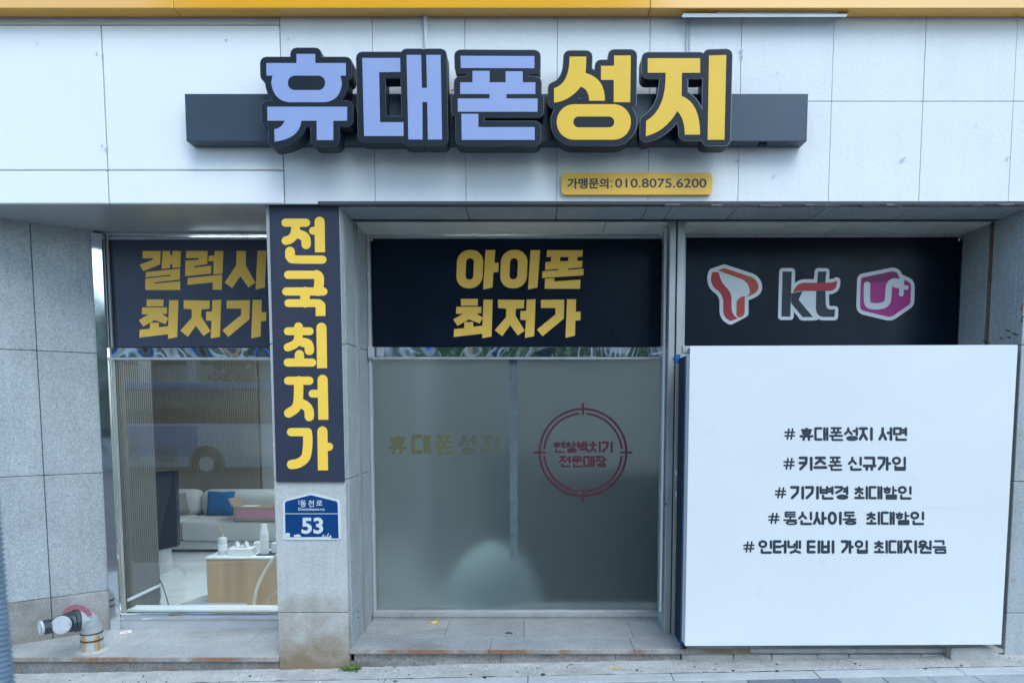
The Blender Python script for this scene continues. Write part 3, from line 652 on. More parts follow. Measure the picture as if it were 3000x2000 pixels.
# fluted partition by the window and fluted back wall
xpart = Xp(363, 1700, YW + .05); yend = 1.04
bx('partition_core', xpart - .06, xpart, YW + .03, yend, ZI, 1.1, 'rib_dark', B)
n = 18
for i in range(n):
    y = YW + .045 + (yend - YW - .05) * i / n
    MB().tube([(xpart + .002, y, ZI), (xpart + .002, y, 1.1)], .0085, 8, False).build('flute', 'rib2', B, smooth=True)
bx('partition_rail', xpart + .010, xpart + .022, YW + .05, yend + .02, Zp(1752, .7), Zp(1744, .7), 'white_plastic', B, .002)
YB = 3.75; xb0 = Xp(430, 1200, YB); xb1 = Xp(757, 1200, YB)
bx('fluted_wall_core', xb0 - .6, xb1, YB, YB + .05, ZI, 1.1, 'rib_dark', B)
n = 0; x = xb0 - .1
while x < xb1 - .01:
    MB().tube([(x, YB - .004, ZI), (x, YB - .004, 1.1)], .0078, 6, False).build('flute', 'rib', B, smooth=True); x += .0195; n += 1
# things inside
def rbox(name, x0, x1, y0, y1, z0, z1, m, parent, bev=.05, seg=5): return bx(name, x0, x1, y0, y1, z0, z1, m, parent, bev, seg)
ZS = ZI; YS = 3.1
yds = lambda px, py, Y: W(px, py, Y)
sx0 = Xp(470, 1500, YS); sx1 = Xp(568, 1500, YS + .3); sx2 = sx1 + 1.15; sx3 = sx2 + .6
S = empty('sofa', ((sx0 + sx2) / 2, YS, ZI), 'pale grey upholstered sofa against the fluted wall behind the left window', 'sofa')
zseat = Zp(1524, YS); 
bx('sofa_base', sx0 - .2, sx3, YS + .04, YB - .03, ZI + .03, ZI + .12, 'sofa', S, .01)
rbox('seat_cushion', sx0 - .2, sx1 - .002, YS, YB - .2, ZI + .122, zseat, 'sofa', S, .04)
rbox('seat_cushion', sx1 + .002, sx3, YS, YB - .2, ZI + .122, zseat, 'sofa', S, .04)
zbk = Zp(1436, YS + .4)
rbox('backrest', sx0 - .3, sx1 - .004, YS + .4, YB - .02, zseat - .03, zbk, 'sofa', S, .09)
rbox('backrest', sx1 + .004, sx3, YS + .4, YB - .02, zseat - .03, zbk, 'sofa', S, .09)
for xx in (sx0, sx2): bx('foot', xx, xx + .05, YS + .08, YS + .13, ZI, ZI + .03, 'dark_in', S)
def pillow(name, cx, cy, cz, w, h, t, m, tilt, yaw, **k):
    n = 10; vs = []; fs = []
    for sgn in (-1, 1):
        for i in range(n + 1):
            for j in range(n + 1):
                u = i / n * 2 - 1; v = j / n * 2 - 1
                b = max(0, (1 - u ** 4) * (1 - v ** 4)) ** .5; pin = 1 - .08 * (1 - abs(u * v)) * 1
                x = u * w / 2 * (1 - .07 * (1 - v * v) * 0 - .06 * (1 - abs(v))); z = v * h / 2 * (1 - .06 * (1 - abs(u))); y = sgn * t / 2 * b
                z2 = z * cos(tilt) - y * sin(tilt); y2 = z * sin(tilt) + y * cos(tilt)
                vs.append((cx + x * cos(yaw) - y2 * sin(yaw), cy + x * sin(yaw) + y2 * cos(yaw), cz + z2 + h / 2))
    N = (n + 1) ** 2
    for i in range(n):
        for j in range(n):
            a = i * (n + 1) + j; q = (a, a + 1, a + n + 2, a + n + 1); fs.append(q); fs.append(tuple(N + r for r in q[::-1]))
    o = link(name, vs, fs, m, None, True); return tag(o, **k)
yc = YS + .34
pc = W(645, 1520, yc)
pillow('cushion', pc.x + .01, yc, zseat + .0, .30, .26, .09, 'cushion', .22, -.05, label='bright blue square cushion leaning on the grey sofa', cat='cushion')
pc = W(527, 1520, yc)
pillow('cushion', pc.x, yc - .02, zseat, .20, .24, .08, 'cushion2', .25, .9, label='grey brown cushion half hidden behind the dark kiosk', cat='cushion')
# kiosk / monitor back
YK = 2.25
K = empty('display_kiosk', (Xp(487, 1600, YK), YK, ZI), 'tall dark navy display cabinet on a white fluted foot in the shop', 'kiosk')
tl, tr, br, bl = W(450, 1384, YK), W(514, 1378, YK + .1), W(521, 1600, YK + .02), W(457, 1612, YK - .05)
dd = V((-.02, .09, 0))
MB().hexa([bl, br, br + dd, bl + dd, tl, tr, tr + dd, tl + dd], .006).build('cabinet', 'kiosk', K)
bx('cabinet_top_strip', tl.x + .02, tr.x - .03, YK - .006, YK + .0, tl.z - .025, tl.z - .02, 'cable', K)
mb = MB(); fc = W(472, 1620, YK)
for i in range(20):
    a = i / 20 * 2 * pi; mb.tube([(fc.x + .05 * cos(a), YK + .05 + .05 * sin(a), ZI), (fc.x + .05 * cos(a), YK + .05 + .05 * sin(a), bl.z + .01)], .009, 6)
mb.build('fluted_foot', 'white_plastic', K, smooth=True)
# counter
YT = 1.0
T = empty('reception_counter', (Xp(700, 1700, YT), YT + .1, ZI), 'low wood veneer counter with white top close behind the left window', 'counter')
xa = Xp(606, 1700, YT); zt1 = Zp(1637, YT)
bx('counter_front', xa, XPL0 + .22, YT, YT + .02, ZI, zt1 - .002, 'wood', T, .002)
bx('counter_side', xa, xa + .02, YT + .0205, YT + .3, ZI, zt1 - .002, 'wood', T, .002)
bx('counter_top', xa - .006, XPL0 + .22, YT - .006, YT + .31, zt1 - .0, zt1 + .014, 'top_white', T, .003, 2)
zt2 = zt1 + .014
# diffuser
q = W(653, 1627, YT + .09); q.z = zt2
Dv = empty('reed_diffuser', tuple(q), 'white reed diffuser bottle with two reeds at the counter corner', 'diffuser')
MB().tube([q, q + V((0, 0, .003)), q + V((0, 0, .115)), q + V((0, 0, .124)), q + V((0, 0, .128))], [.029, .031, .031, .026, .012], 20).build('bottle', 'glassy', Dv, smooth=True)
MB().tube([q + V((0, 0, .128)), q + V((0, 0, .15))], .012, 14).build('collar', 'alu', Dv, smooth=True)
MB().tube([q + V((0, -.0002, .03)), q + V((0, -.0002, .078))], .0315, 20, False).build('bottle_label', 'top_white', Dv, smooth=True)
for d in (-.035, -.02, .012, .016): MB().tube([q + V((0, 0, .14)), q + V((d, .005, .245))], .0017, 5).build('reed', 'reed', Dv)
# tissue box
q = W(706, 1627, YT + .06)
TB = empty('tissue_box', (q.x, YT + .08, zt2), 'white tissue box with a crumpled tissue standing up', 'tissue box')
bx('carton', q.x - .085, q.x + .085, YT + .03, YT + .13, zt2, zt2 + .055, 'top_white', TB, .003)
mb = MB(); n = 14
for r_ in range(2):
    vs = []; fs = []
    for i in range(n + 1):
        u = i / n; zz = .02 + .018 * sin(u * 9 + r_) + .012 * sin(u * 17)
        vs += [(q.x - .05 + .1 * u, YT + .08 + .01 * sin(u * 12 + r_ * 2), zt2 + .056), (q.x - .045 + .09 * u, YT + .075 + .02 * sin(u * 8 + r_ * 3), zt2 + .056 + max(.006, zz))]
    for i in range(n): fs.append((2 * i, 2 * i + 2, 2 * i + 3, 2 * i + 1))
    mb.add(vs, fs)
mb.build('tissue', 'top_white', TB, smooth=True)
# tray, cups
q = W(778, 1622, YT + .1)
bx('tray', q.x - .05, q.x + .22, YT + .05, YT + .2, zt2, zt2 + .006, 'dark_in', None, .002, label='thin black tray at the right end of the counter', cat='tray')
CS = empty('paper_cup_stack', (q.x - .005, YT + .1, zt2 + .006), 'tall stack of white paper cups on the black tray', 'cups')
z = zt2 + .006; prof = []
for i in range(13):
    r0 = .026 + .003 * min(i, 6) / 6
    MB().tube([(q.x - .005, YT + .1, z), (q.x - .005, YT + .1, z + .0145 if i < 9 else z + .012), (q.x - .005, YT + .1, z + .016)], [.029 if i < 9 else .029 - .002 * (i - 8), .0305 if i < 9 else .028 - .002 * (i - 8), .028 if i < 9 else .026 - .002 * (i - 8)], 18).build('cup', 'top_white', CS, smooth=True)
    z += .0165
bx('white_carton', q.x - .11, q.x - .03, YT + .16, YT + .22, zt2, zt2 + .075, 'top_white', None, .002, label='small white carton behind the cup stack', cat='carton')
bx('white_carton', q.x + .035, q.x + .12, YT + .12, YT + .2, zt2 + .0065, zt2 + .075, 'top_white', None, .002, label='white carton on the black tray beside the pillar', cat='carton')
# cardboard box on sofa
q = W(760, 1578, YS - .02)
cb = empty('cardboard_box', (q.x, YS + .1, zseat), 'open cardboard box with pink panel and white shipping label on the sofa', 'box')
bxw = .26; bz = Zp(1500, YS - .05)
bx('carton_body', q.x - .25, q.x + .35, YS - .02, YS + .24, zseat + .001, bz + .05, 'cardboard', cb, .004)
sh = Sheet(); a = (712, 1524); 
bx('pink_panel', q.x - .22, q.x + .33, YS - .0235, YS - .0202, zseat + .03, bz + .015, 'pink', cb, .001)
MB().hexa([(q.x - .26, YS - .03, bz + .051), (q.x - .24, YS - .03, bz + .051), (q.x - .24, YS + .2, bz + .051), (q.x - .26, YS + .2, bz + .051),
           (q.x - .31, YS - .01, bz + .13), (q.x - .30, YS - .01, bz + .13), (q.x - .30, YS + .2, bz + .13), (q.x - .31, YS + .2, bz + .13)]).build('flap', 'cardboard', cb)
MB().hexa([(q.x - .18, YS - .015, bz + .0515), (q.x - .02, YS - .015, bz + .0515), (q.x - .02, YS + .1, bz + .0515), (q.x - .18, YS + .1, bz + .0515),
           (q.x - .18, YS - .015, bz + .054), (q.x - .02, YS - .015, bz + .054), (q.x - .02, YS + .1, bz + .054), (q.x - .18, YS + .1, bz + .054)]).build('shipping_label', 'label_white', cb)
# marble low table
yt = .76; ztb = ZI + .075
m0 = W(463, 1767, yt)
LT = empty('marble_low_table', (m0.x + .2, yt + .2, ZI), 'low polished marble slab on short dark feet beside the counter', 'table')
xl, xr_ = Xp(465, 1765, .78), Xp(640, 1765, .78)
MB().hexa([(xl, .78, ztb), (xr_ + .1, .78, ztb), (xr_ + .1, 1.22, ztb), (xl + .10, 1.22, ztb), (xl, .78, ztb + .012), (xr_ + .1, .78, ztb + .012), (xr_ + .1, 1.22, ztb + .012), (xl + .10, 1.22, ztb + .012)], .004).build('tabletop', 'marble', LT)
for fx in (.03, .16, .22, .36): bx('foot', xl + fx, xl + fx + .02, .80, .82, ZI, ztb - .0005, 'dark_in', LT)
# hose and cables
def curve(pts, n=24):
    out = []; P = [V(p) for p in pts]; P = [P[0]] + P + [P[-1]]
    for i in range(1, len(P) - 2):
        for k in range(n // (len(P) - 3)):
            t = k / (n // (len(P) - 3)); a, b, c, d = P[i - 1:i + 3]
            out.append(.5 * ((2 * b) + (c - a) * t + (2 * a - 5 * b + 4 * c - d) * t * t + (3 * b - a - 3 * c + d) * t ** 3))
    return out + [P[-1]]
MB().tube(curve([W(850, 1590, .86), W(806, 1630, .84), (W(772, 1680, .82)), W(752, 1725, .80), W(744, 1772, .79), W(743, 1800, .79)]), .0105, 12).build('hose', 'hose', None, True, label='cream coloured hose curving down in front of the wooden counter', cat='hose')
MB().tube(curve([W(830, 1722, .84), W(800, 1738, .82), W(786, 1755, .80), W(783, 1800, .79)]), .0035, 8).build('cable', 'cable_g', None, True, label='thin grey cable to the right of the cream hose', cat='cable')
MB().tube(curve([W(455, 1688, 1.06), W(470, 1700, 1.0), W(482, 1730, .92), W(495, 1775, .80)]), .004, 8).build('cable', 'cable', None, True, label='black cable dropping beside the fluted partition', cat='cable')
MB().tube(curve([W(458, 1696, 1.06), W(473, 1712, 1.0), W(474, 1740, .92), W(468, 1770, .82)]), .0035, 8).build('cable', 'cable_g', None, True, label='pale grey cable hanging beside the black cable', cat='cable')
# behind the frosted pane: dark cabinets, and a pale dome added for the glow
q = W(1430, 1700, .95)
pfx = Xp(1445, 1700, 1.0); pzt = Zp(1590, .95); pf = V((pfx, 1.0, ZI)); ph_ = pzt - ZI
MB().tube([pf, pf + V((0, 0, ph_ * .15)), pf + V((0, 0, ph_ * .4)), pf + V((0, 0, ph_ * .65)), pf + V((0, 0, ph_ * .85)), pf + V((0, 0, ph_ * .96)), pf + V((0, 0, ph_))], [.37, .38, .34, .27, .18, .09, .02], 32).build('glow_dome', 'cyan', None, True, label='pale rounded dome added to make a soft glow behind the frosted glass', cat='glow_dome')
bx('dark_cabinet', Xp(1560, 1600, 1.1), Xp(1960, 1600, 1.1), 1.05, 1.6, ZI, Zp(1390, 1.1), 'dark_in', None, .01, label='dark cabinet dimly seen through the right of the frosted glass', cat='cabinet')
bx('dark_cabinet', Xp(1420, 1600, 2.2), Xp(1600, 1600, 2.2), 2.1, 2.5, ZI, Zp(1330, 2.2), 'dark_in', None, .01, label='dark cabinet deep in the room behind the frosted glass centre', cat='cabinet')
for cx, cy, ll in ((-1.9, 1.0, 'above the counter by the left window'), (-1.9, 3.0, 'above the grey sofa'), (-.3, .98, 'just inside the frosted window'), (1.8, 3.6, 'at the right rear of the shop')):
    o = empty('ceiling_lamp', (cx, cy, 1.11), 'white square ceiling lamp panel ' + ll, 'ceiling lamp', 'ceiling lamps inside the shop')
    bx('diffuser', cx - .3, cx + .3, cy - .3, cy + .3, 1.105, 1.112, 'lamp', o)
    bx('frame', cx - .32, cx + .32, cy - .32, cy + .32, 1.1125, 1.119, 'white_plastic', o)

# =================================================================== SIGNS
# ---- black films with gold lettering over the windows
Z3 = (2.24, 0, 560); Z4 = (2.24, 1000, 560)
def film(name, label, quad, m):
    o = phexa(name, quad, YW - .012, .012, m, None, 0); o['label'] = label; o['category'] = 'sign'; return o
choe = [[(962, 710), (1073, 710), (1072, 755), (962, 755)],
        [(932, 762), (1096, 762), (1095, 805), (1062, 805), (1105, 832), (1085, 872), (1015, 845), (940, 887), (911, 845), (975, 808), (930, 808)],
        [(985, 862), (1043, 862), (1043, 893), (1103, 885), (1110, 715), (1170, 715), (1163, 957), (1102, 968), (1103, 938), (914, 960), (917, 908), (983, 902)]]
jeo = [[(1205, 715), (1377, 717), (1375, 772), (1322, 775), (1320, 820), (1381, 918), (1335, 950), (1285, 882), (1233, 955), (1183, 915), (1258, 830), (1258, 775), (1205, 770)],
       [(1394, 715), (1452, 713), (1443, 955), (1382, 966), (1388, 850), (1352, 848), (1352, 790), (1390, 788)]]
ga = [[(1487, 717), (1640, 715), (1637, 840), (1498, 955), (1460, 912), (1582, 812), (1582, 770), (1487, 770)],
      [(1658, 713), (1717, 713), (1716, 795), (1748, 793), (1746, 850), (1713, 853), (1710, 952), (1648, 965)]]
gael = [[(935, 392), (1055, 392), (1050, 480), (940, 525), (917, 482), (1003, 450), (1003, 440), (937, 440)],
        [(1068, 392), (1117, 392), (1116, 418), (1131, 418), (1132, 392), (1187, 392), (1183, 500), (1130, 503), (1131, 478), (1116, 478), (1115, 505), (1060, 510)],
        [(957, 530), (1181, 508), (1180, 580), (1013, 598), (1015, 606), (1183, 590), (1182, 648), (953, 648), (953, 573), (1118, 556), (1118, 548), (955, 565)]]
leok = [[(1222, 392), (1362, 392), (1360, 478), (1275, 492), (1275, 502), (1387, 487), (1385, 540), (1215, 558), (1217, 455), (1303, 450), (1303, 438), (1220, 440)],
        [(1410, 392), (1466, 392), (1460, 540), (1400, 545), (1402, 458), (1368, 460), (1370, 425), (1407, 422)],
        [(1232, 570), (1458, 547), (1455, 646), (1395, 646), (1396, 598), (1230, 615)]]
si = [[(1552, 392), (1613, 392), (1612, 485), (1675, 600), (1630, 632), (1578, 558), (1522, 635), (1474, 600), (1550, 485)],
      [(1690, 390), (1748, 390), (1738, 632), (1677, 645)]]
def letters(glyphs, zm, Y, m, parent, dx=0, dy=0, dep=.0008, name='letter'):
    for gl in glyphs:
        polys, holes = gl if isinstance(gl, tuple) else (gl, [])
        sh = Sheet(); sh.add(union([mapz([(x + dx, y + dy) for x, y in p], *zm) for p in polys], [mapz([(x + dx, y + dy) for x, y in p], *zm) for p in holes]))
        sh.build(name, m, parent, Y, dep)
YFm = YW - .0128
f1 = film('window_sign', 'black film sign reading 갤럭시 최저가 in gold above the left window', [(312, 702), (868, 702), (868, 1016), (326, 1016)], 'film_left')
letters([gael, leok, si, choe, jeo, ga], Z3, YFm, 'gold', f1)
f2 = film('window_sign', 'black film sign reading 아이폰 최저가 in gold above the frosted window', [(1092, 700), (1936, 700), (1931, 1014), (1097, 1014)], 'film')
a_ = ([rr(757, 385, 929, 637, 80, sk=.04), [(946, 387), (1010, 385), (1005, 470), (1033, 468), (1030, 530), (998, 533), (992, 632), (930, 645)]], [rr(817, 440, 868, 580, 25, sk=.04)])
i_ = ([rr(1045, 385, 1220, 637, 80, sk=.04), [(1242, 387), (1305, 387), (1287, 632), (1225, 645)]], [rr(1105, 440, 1157, 578, 25, sk=.04)])
pon = ([[(1350, 387), (1585, 387), (1582, 430), (1550, 432), (1549, 458), (1583, 455), (1580, 500), (1487, 508), (1487, 516), (1591, 508), (1588, 552), (1317, 570), (1320, 525), (1425, 518), (1425, 510), (1337, 517), (1340, 465), (1375, 462), (1377, 432), (1347, 432)],
        [(1337, 575), (1398, 570), (1398, 592), (1570, 580), (1566, 640), (1334, 640)]], [[(1437, 432), (1490, 432), (1489, 458), (1436, 460)]])
letters([a_, i_, pon], Z4, YFm, 'gold', f2); letters([choe, jeo, ga], Z4, YFm, 'gold', f2, dx=-177, dy=-4)
f3 = film('window_sign', 'black film sign with three white edged company logos above the hoarding', [(2002, 697), (2808, 695), (2798, 1030), (2000, 1030)], 'film')
Z5 = (2.138, 1900, 560)
def logo(name, polys, m, Y, holes=(), parent=f3, gr=0):
    vt = union([mapz(p, *Z5) for p in polys], [mapz(p, *Z5) for p in holes])
    if gr: vt = grow(*vt, gr)
    sh = Sheet(); sh.add(vt); return sh.build(name, m, parent, Y, .0006)
Ya, Yb, Yc = YW - .0128, YW - .0136, YW - .0144
# T-shaped ribbon mark
Tl = path([(400, 507), (440, 507), (450, 570, 490, 605), (522, 640, 520, 680), (520, 740), (525, 775, 560, 797), (515, 812), (468, 795, 468, 745), (468, 690), (465, 640, 420, 612), (375, 570, 400, 507)])
Tt = path([(433, 495), (475, 482), (645, 538), (690, 560, 688, 605), (686, 630, 655, 645), (603, 668), (625, 652, 634, 640), (640, 585, 590, 553)])
Tb = path([(552, 700), (556, 665, 603, 655), (603, 755), (600, 780, 575, 790), (556, 795, 550, 770)])
logo('logo_backing', [path([(475, 482), (645, 538), (690, 560, 688, 605), (686, 630, 655, 645), (603, 668), (603, 765), (515, 812), (468, 795, 468, 745), (468, 690), (465, 640, 420, 612), (375, 570, 400, 507)])], 'white_film', Ya, gr=11)
logo('logo_ribbon', [Tl], 'red1', Yb); logo('logo_ribbon', [Tt], 'red2', Yb); logo('logo_ribbon', [Tb], 'red2', Yb)
# kt
k1 = [(840, 503), (897, 503), (888, 785), (832, 785)]; k2 = path([(893, 640), (965, 625), (940, 680), (1030, 788), (965, 788), (893, 700)])
t1 = path([(1062, 503), (1113, 503), (1107, 575), (1110, 700), (1110, 735, 1135, 740), (1168, 740), (1165, 787), (1090, 787), (1050, 780, 1048, 730), (1050, 640)])
kr = path([(905, 635), (925, 575, 975, 573), (1110, 573), (1160, 573, 1180, 560), (1185, 622, 1130, 625), (960, 625), (935, 625, 905, 635)])
logo('logo_backing', [k1, k2, t1, kr, [(893, 640), (1050, 610), (1050, 786), (960, 786)]], 'white_film', Ya, gr=10)
logo('logo_letter', [k1, k2], 'logo_dark', Yb); logo('logo_letter', [t1], 'logo_dark', Yb); logo('logo_ribbon', [kr], 'red1', Yc)
# U+ cube
hexa = path([(1340, 540), (1520, 503), (1548, 500, 1562, 520), (1572, 540), (1625, 565), (1645, 575, 1644, 605), (1641, 690), (1640, 705, 1625, 715), (1535, 778), (1515, 788, 1495, 785), (1350, 750), (1326, 742, 1325, 720), (1330, 560), (1330, 545, 1340, 540)])
logo('logo_backing', [hexa], 'white_film', Ya, gr=11); logo('logo_cube', [hexa], 'mag', Yb)
logo('logo_cube_top', [path([(1342, 544), (1520, 506), (1546, 504, 1558, 520), (1566, 545), (1520, 545, 1480, 565), (1385, 575), (1340, 575)])], 'mag2', Yb - .0004)
U = []
for s in (stroke([(1369, 585), (1367, 670), (1372, 712), (1410, 722), (1465, 718), (1497, 700), (1503, 650), (1505, 590), (1530, 562), (1578, 570)], 20, smooth=2), stroke([(1588, 545), (1583, 645)], 14.5), stroke([(1545, 590), (1616, 604)], 14)): U += s
logo('logo_letter', U, 'white_film', Yc)

# ---- pillar sign
P = phexa('pillar_sign', [(788, 601), (991, 601), (1009, 1411), (809, 1411)], -.014, .0138, 'banner', None, .001)
tag(P, 'tall black vertical sign with gold letters 전국최저가 on the pillar', 'sign')
Zs = (1.823, 780, 580)
def st(*a, **k): return stroke(*a, **k)
pil = [
 [([(103, 132), (212, 132)], 22, 0, 0), ([(157, 132), (157, 165), (150, 200), (128, 222), (105, 228)], 23, 0, 0), ([(180, 195), (205, 205), (213, 225), (213, 250)], 25, 0, 1), ([(285, 127), (287, 290)], 27, 0, 1), ([(250, 175), (286, 175)], 21, 0, 0), ([(128, 286), (128, 322), (140, 329), (300, 329)], 22, 0, 0), ([(127, 286), (127, 310)], 26, 0, 0)],
 [([(117, 410), (275, 410)], 22, 0, 0), ([(268, 410), (283, 420), (282, 460), (277, 498)], 26, 0, 0), ([(107, 499), (305, 499)], 22, 0, 0), ([(207, 499), (207, 560)], 25, 0, 0), ([(118, 561), (280, 561)], 21, 0, 0), ([(280, 566), (290, 575), (290, 630)], 26, 0, 1)],
 [([(172, 688), (172, 712)], 24, 0, 0), ([(115, 711), (232, 711)], 21, 0, 0), ([(172, 711), (172, 750), (158, 780), (115, 797)], 22, 0, 0), ([(195, 770), (222, 775), (230, 795), (230, 815)], 25, 0, 1), ([(177, 836), (177, 870)], 25, 0, 0), ([(115, 878), (245, 878)], 22, 0, 0), ([(295, 692), (298, 908)], 27, 0, 1)],
 [([(117, 975), (230, 975)], 22, 0, 0), ([(173, 975), (173, 1060), (165, 1120), (120, 1147)], 25, 0, 0), ([(185, 1095), (215, 1110), (230, 1135), (230, 1168)], 25, 0, 1), ([(301, 970), (305, 1183)], 27, 0, 1), ([(247, 1044), (300, 1044)], 21, 0, 0)],
 [([(132, 1249), (222, 1249)], 22, 0, 0), ([(215, 1253), (222, 1258), (222, 1330), (212, 1390), (170, 1418), (135, 1422)], 25, 0, 0), ([(300, 1245), (303, 1453)], 27, 0, 1), ([(303, 1327), (335, 1327)], 22, 0, 0)]]
for gsp in pil:
    ps = []
    for pts, hw, fa, fb in gsp: ps += [mapz(c, *Zs) for c in stroke(pts, hw, 8, bool(fa), bool(fb), smooth=2 if len(pts) > 3 else 0)]
    sh = Sheet(); sh.add(union(ps, (), 1e-3)); sh.build('letter', 'gold2', P, -.0152, .001)

# ---- main channel-letter sign
SG = empty('main_sign', (Xp(1460, 430, -.14), -.1, Zp(433, -.05)), 'large raised sign 휴대폰성지 in lavender and yellow letters on a grey bar', 'sign')
YBAR = YF - .088
a0 = Xp(543, 340, YBAR); a1 = Xp(2366, 340, YBAR)
bx('sign_bar', a0, a1, YBAR, YF - .0005, Zp(414, YBAR), Zp(275, YBAR), 'sign_grey', SG, .002)
bx('cable_outlet', Xp(2222, 428, -.1), Xp(2245, 428, -.1), -.115, -.09, Zp(414, YBAR) - .014, Zp(414, YBAR) - .0005, 'black', SG, .002)
YLB = YBAR - .002; YLF = YBAR - .092
ZA = (2.767, 500, 100); ZB = (2.138, 1300, 100)
hyu = ([[(1020, 162), (1172, 162), (1172, 240), (1020, 240)], [(775, 236), (1420, 236), (1420, 338), (777, 338)],
        path([(828, 330), (815, 390), (830, 540, 960, 553), (1250, 553), (1375, 540, 1388, 400), (1375, 330)]),
        [(783, 590), (1430, 590), (1430, 703), (785, 703)], path([(925, 700), (905, 760, 840, 772), (843, 872), (1045, 850, 1060, 700)]),
        [(1183, 700), (1318, 700), (1318, 860), (1184, 860)]], [rr(950, 338, 1252, 455, 56)])
dae = ([[(1553, 195), (1860, 195), (1862, 308), (1690, 310), (1697, 715), (1887, 715), (1887, 827), (1568, 827)],
        [(1912, 170), (2030, 170), (2036, 437), (2078, 437), (2072, 170), (2188, 170), (2200, 855), (2085, 855), (2080, 552), (2040, 552), (2042, 855), (1927, 855)]], [])
pon2 = ([[(105, 137), (568, 139), (568, 215), (107, 213)], [(180, 231), (287, 231), (287, 303), (388, 303), (388, 234), (495, 234), (495, 303), (574, 303), (574, 376), (392, 376), (392, 404), (588, 404), (587, 487), (88, 487), (88, 404), (287, 404), (287, 376), (103, 376), (103, 303), (180, 303)],
         [(110, 500), (217, 500), (217, 583), (570, 583), (570, 663), (113, 663)]], [], [[(285, 205), (390, 205), (390, 305), (285, 305)]])
seong = ([path([(788, 142), (893, 142), (889, 245), (1010, 275, 1010, 418), (912, 418), (908, 345, 858, 330), (790, 420, 691, 430), (691, 340), (790, 310, 788, 142)]),
          [(1067, 135), (1172, 135), (1168, 427), (1065, 427), (1065, 288), (985, 288), (985, 200), (1067, 199)], rr(708, 440, 1172, 662, 108)], [rr(812, 517, 1068, 585, 33)], [[(900, 330), (1075, 280), (1075, 440), (850, 445)]])
ji = ([path([(1278, 152), (1606, 152), (1606, 243), (1492, 243), (1490, 388), (1606, 430, 1606, 630), (1510, 630), (1510, 530, 1463, 483), (1390, 610, 1266, 640), (1268, 545), (1395, 470, 1390, 243), (1278, 243)]),
       [(1662, 135), (1770, 132), (1758, 662), (1653, 662)]], [])
for (polys, holes, *fill), zm, fm in ((hyu, ZA, 'lav'), (dae, ZA, 'lav'), (pon2, ZB, 'lav'), (seong, ZB, 'yel_acr'), (ji, ZB, 'yel_acr')):
    vt = union([mapz(p, *zm) for p in polys], [mapz(p, *zm) for p in holes], 1e-3)
    ex = [mapz(p, *zm) for p in list(holes) + (fill[0] if fill else [])]
    body = grow(*vt, 18.3, 6, ex); plate = grow(*vt, 17.0, 6, ex)
    sh = Sheet(); sh.add(body); Lo = sh.build('letter', 'letter_body', SG, YLF, YLB - YLF)
    sh = Sheet(); sh.add(grow(*vt, 18.6, 6, ex)); sh.build('letter_rim', 'letter_rim', Lo, YLF - .0006, .0012)
    sh = Sheet(); sh.add(plate); sh.build('letter_plate', 'letter_body', Lo, YLF - .0022, .0012)
    sh = Sheet(); sh.add(vt); sh.build('letter_face', fm, Lo, YLF - .0038, .0012)
MB().tube(curve([W(1322, 268, YF - .03), W(1330, 262, YF - .05), W(1336, 272, YF - .03)], 9), .002, 6).build('sign_cable', 'cable', SG)

# ---- phone plate
sh = Sheet(); sh.add(union([rr(1645, 506, 2087, 570, 12)])); PP = sh.build('phone_plate', 'plate_yel', None, YF - .022, .022)
tag(PP, 'small yellow plate with the number 010.8075.6200 under the main sign', 'sign')
font_text('lettering', '가맹문의', 1662, 522, 1783, 553, YF - .0228, .0006, 'plate_txt', PP, .028)
font_text('lettering', ':', 1789, 529, 1794, 549, YF - .0228, .0006, 'plate_txt', PP, .0)
font_text('lettering', '010.8075.6200', 1802, 523, 2070, 550, YF - .0228, .0006, 'plate_txt', PP, .012)

# ---- address plate
Zad = (8.2545, 800, 1430)
outer = path([(232, 380), (232, 300, 300, 275), (860, 122), (915, 108, 970, 122), (1570, 278), (1625, 300, 1625, 360), (1637, 1180), (1640, 1240, 1580, 1240), (290, 1240), (240, 1240, 240, 1185)])
inner = path([(285, 385), (285, 325, 335, 305), (880, 168), (920, 160, 950, 168), (1510, 308), (1560, 325, 1562, 385), (1585, 1165), (300, 1180)])
sh = Sheet(); sh.add(union([mapz(outer, *Zad)], [], 1e-3)); AD = sh.build('address_plate', 'plate_white', None, -.006, .0058)
tag(AD, 'blue and white house number plate reading 53 Dongcheon-ro on the pillar', 'sign')
sh = Sheet(); sh.add(union([mapz(inner, *Zad)], [mapz([(280, 600), (1580, 600), (1580, 619), (280, 619)], *Zad)], 1e-3)); sh.build('blue_field', 'plate_blue', AD, -.0068, .0007)
def ad_t(t, x0, y0, x1, y1, b=0):
    (a, c), (d, e) = mapz([(x0, y0), (x1, y1)], *Zad); font_text('lettering', t, a, c, d, e, -.0076, .0007, 'plate_white', AD, b)
ad_t('동', 655, 288, 800, 450, .012); ad_t('천', 850, 283, 990, 442, .012); ad_t('로', 1040, 290, 1190, 410, .012); ad_t('Dongcheon-ro', 612, 465, 1245, 555, .014); ad_t('53', 688, 702, 1210, 1095, .03)
sc = []
for s in ([(1190, 1165), (1215, 1115), (1225, 1165)], [(1250, 1150), (1275, 1145)], [(1345, 1085), (1305, 1140), (1310, 1165), (1330, 1150)], [(1370, 1160), (1385, 1125), (1400, 1160), (1380, 1168)], [(624, 285), (626, 385)]): sc += [mapz(c, *Zad) for c in stroke(s, 7, 4)]
sc += [mapz(path([(280, 1110), (340, 1070), (410, 1090), (405, 1175), (285, 1182)]), *Zad), mapz(path([(520, 1175), (490, 1130), (600, 1105), (650, 1120), (690, 1172)]), *Zad)]
sh = Sheet(); sh.add(union(sc, (), 1e-4)); sh.build('scratches', 'plate_white', AD, -.0078, .0006)
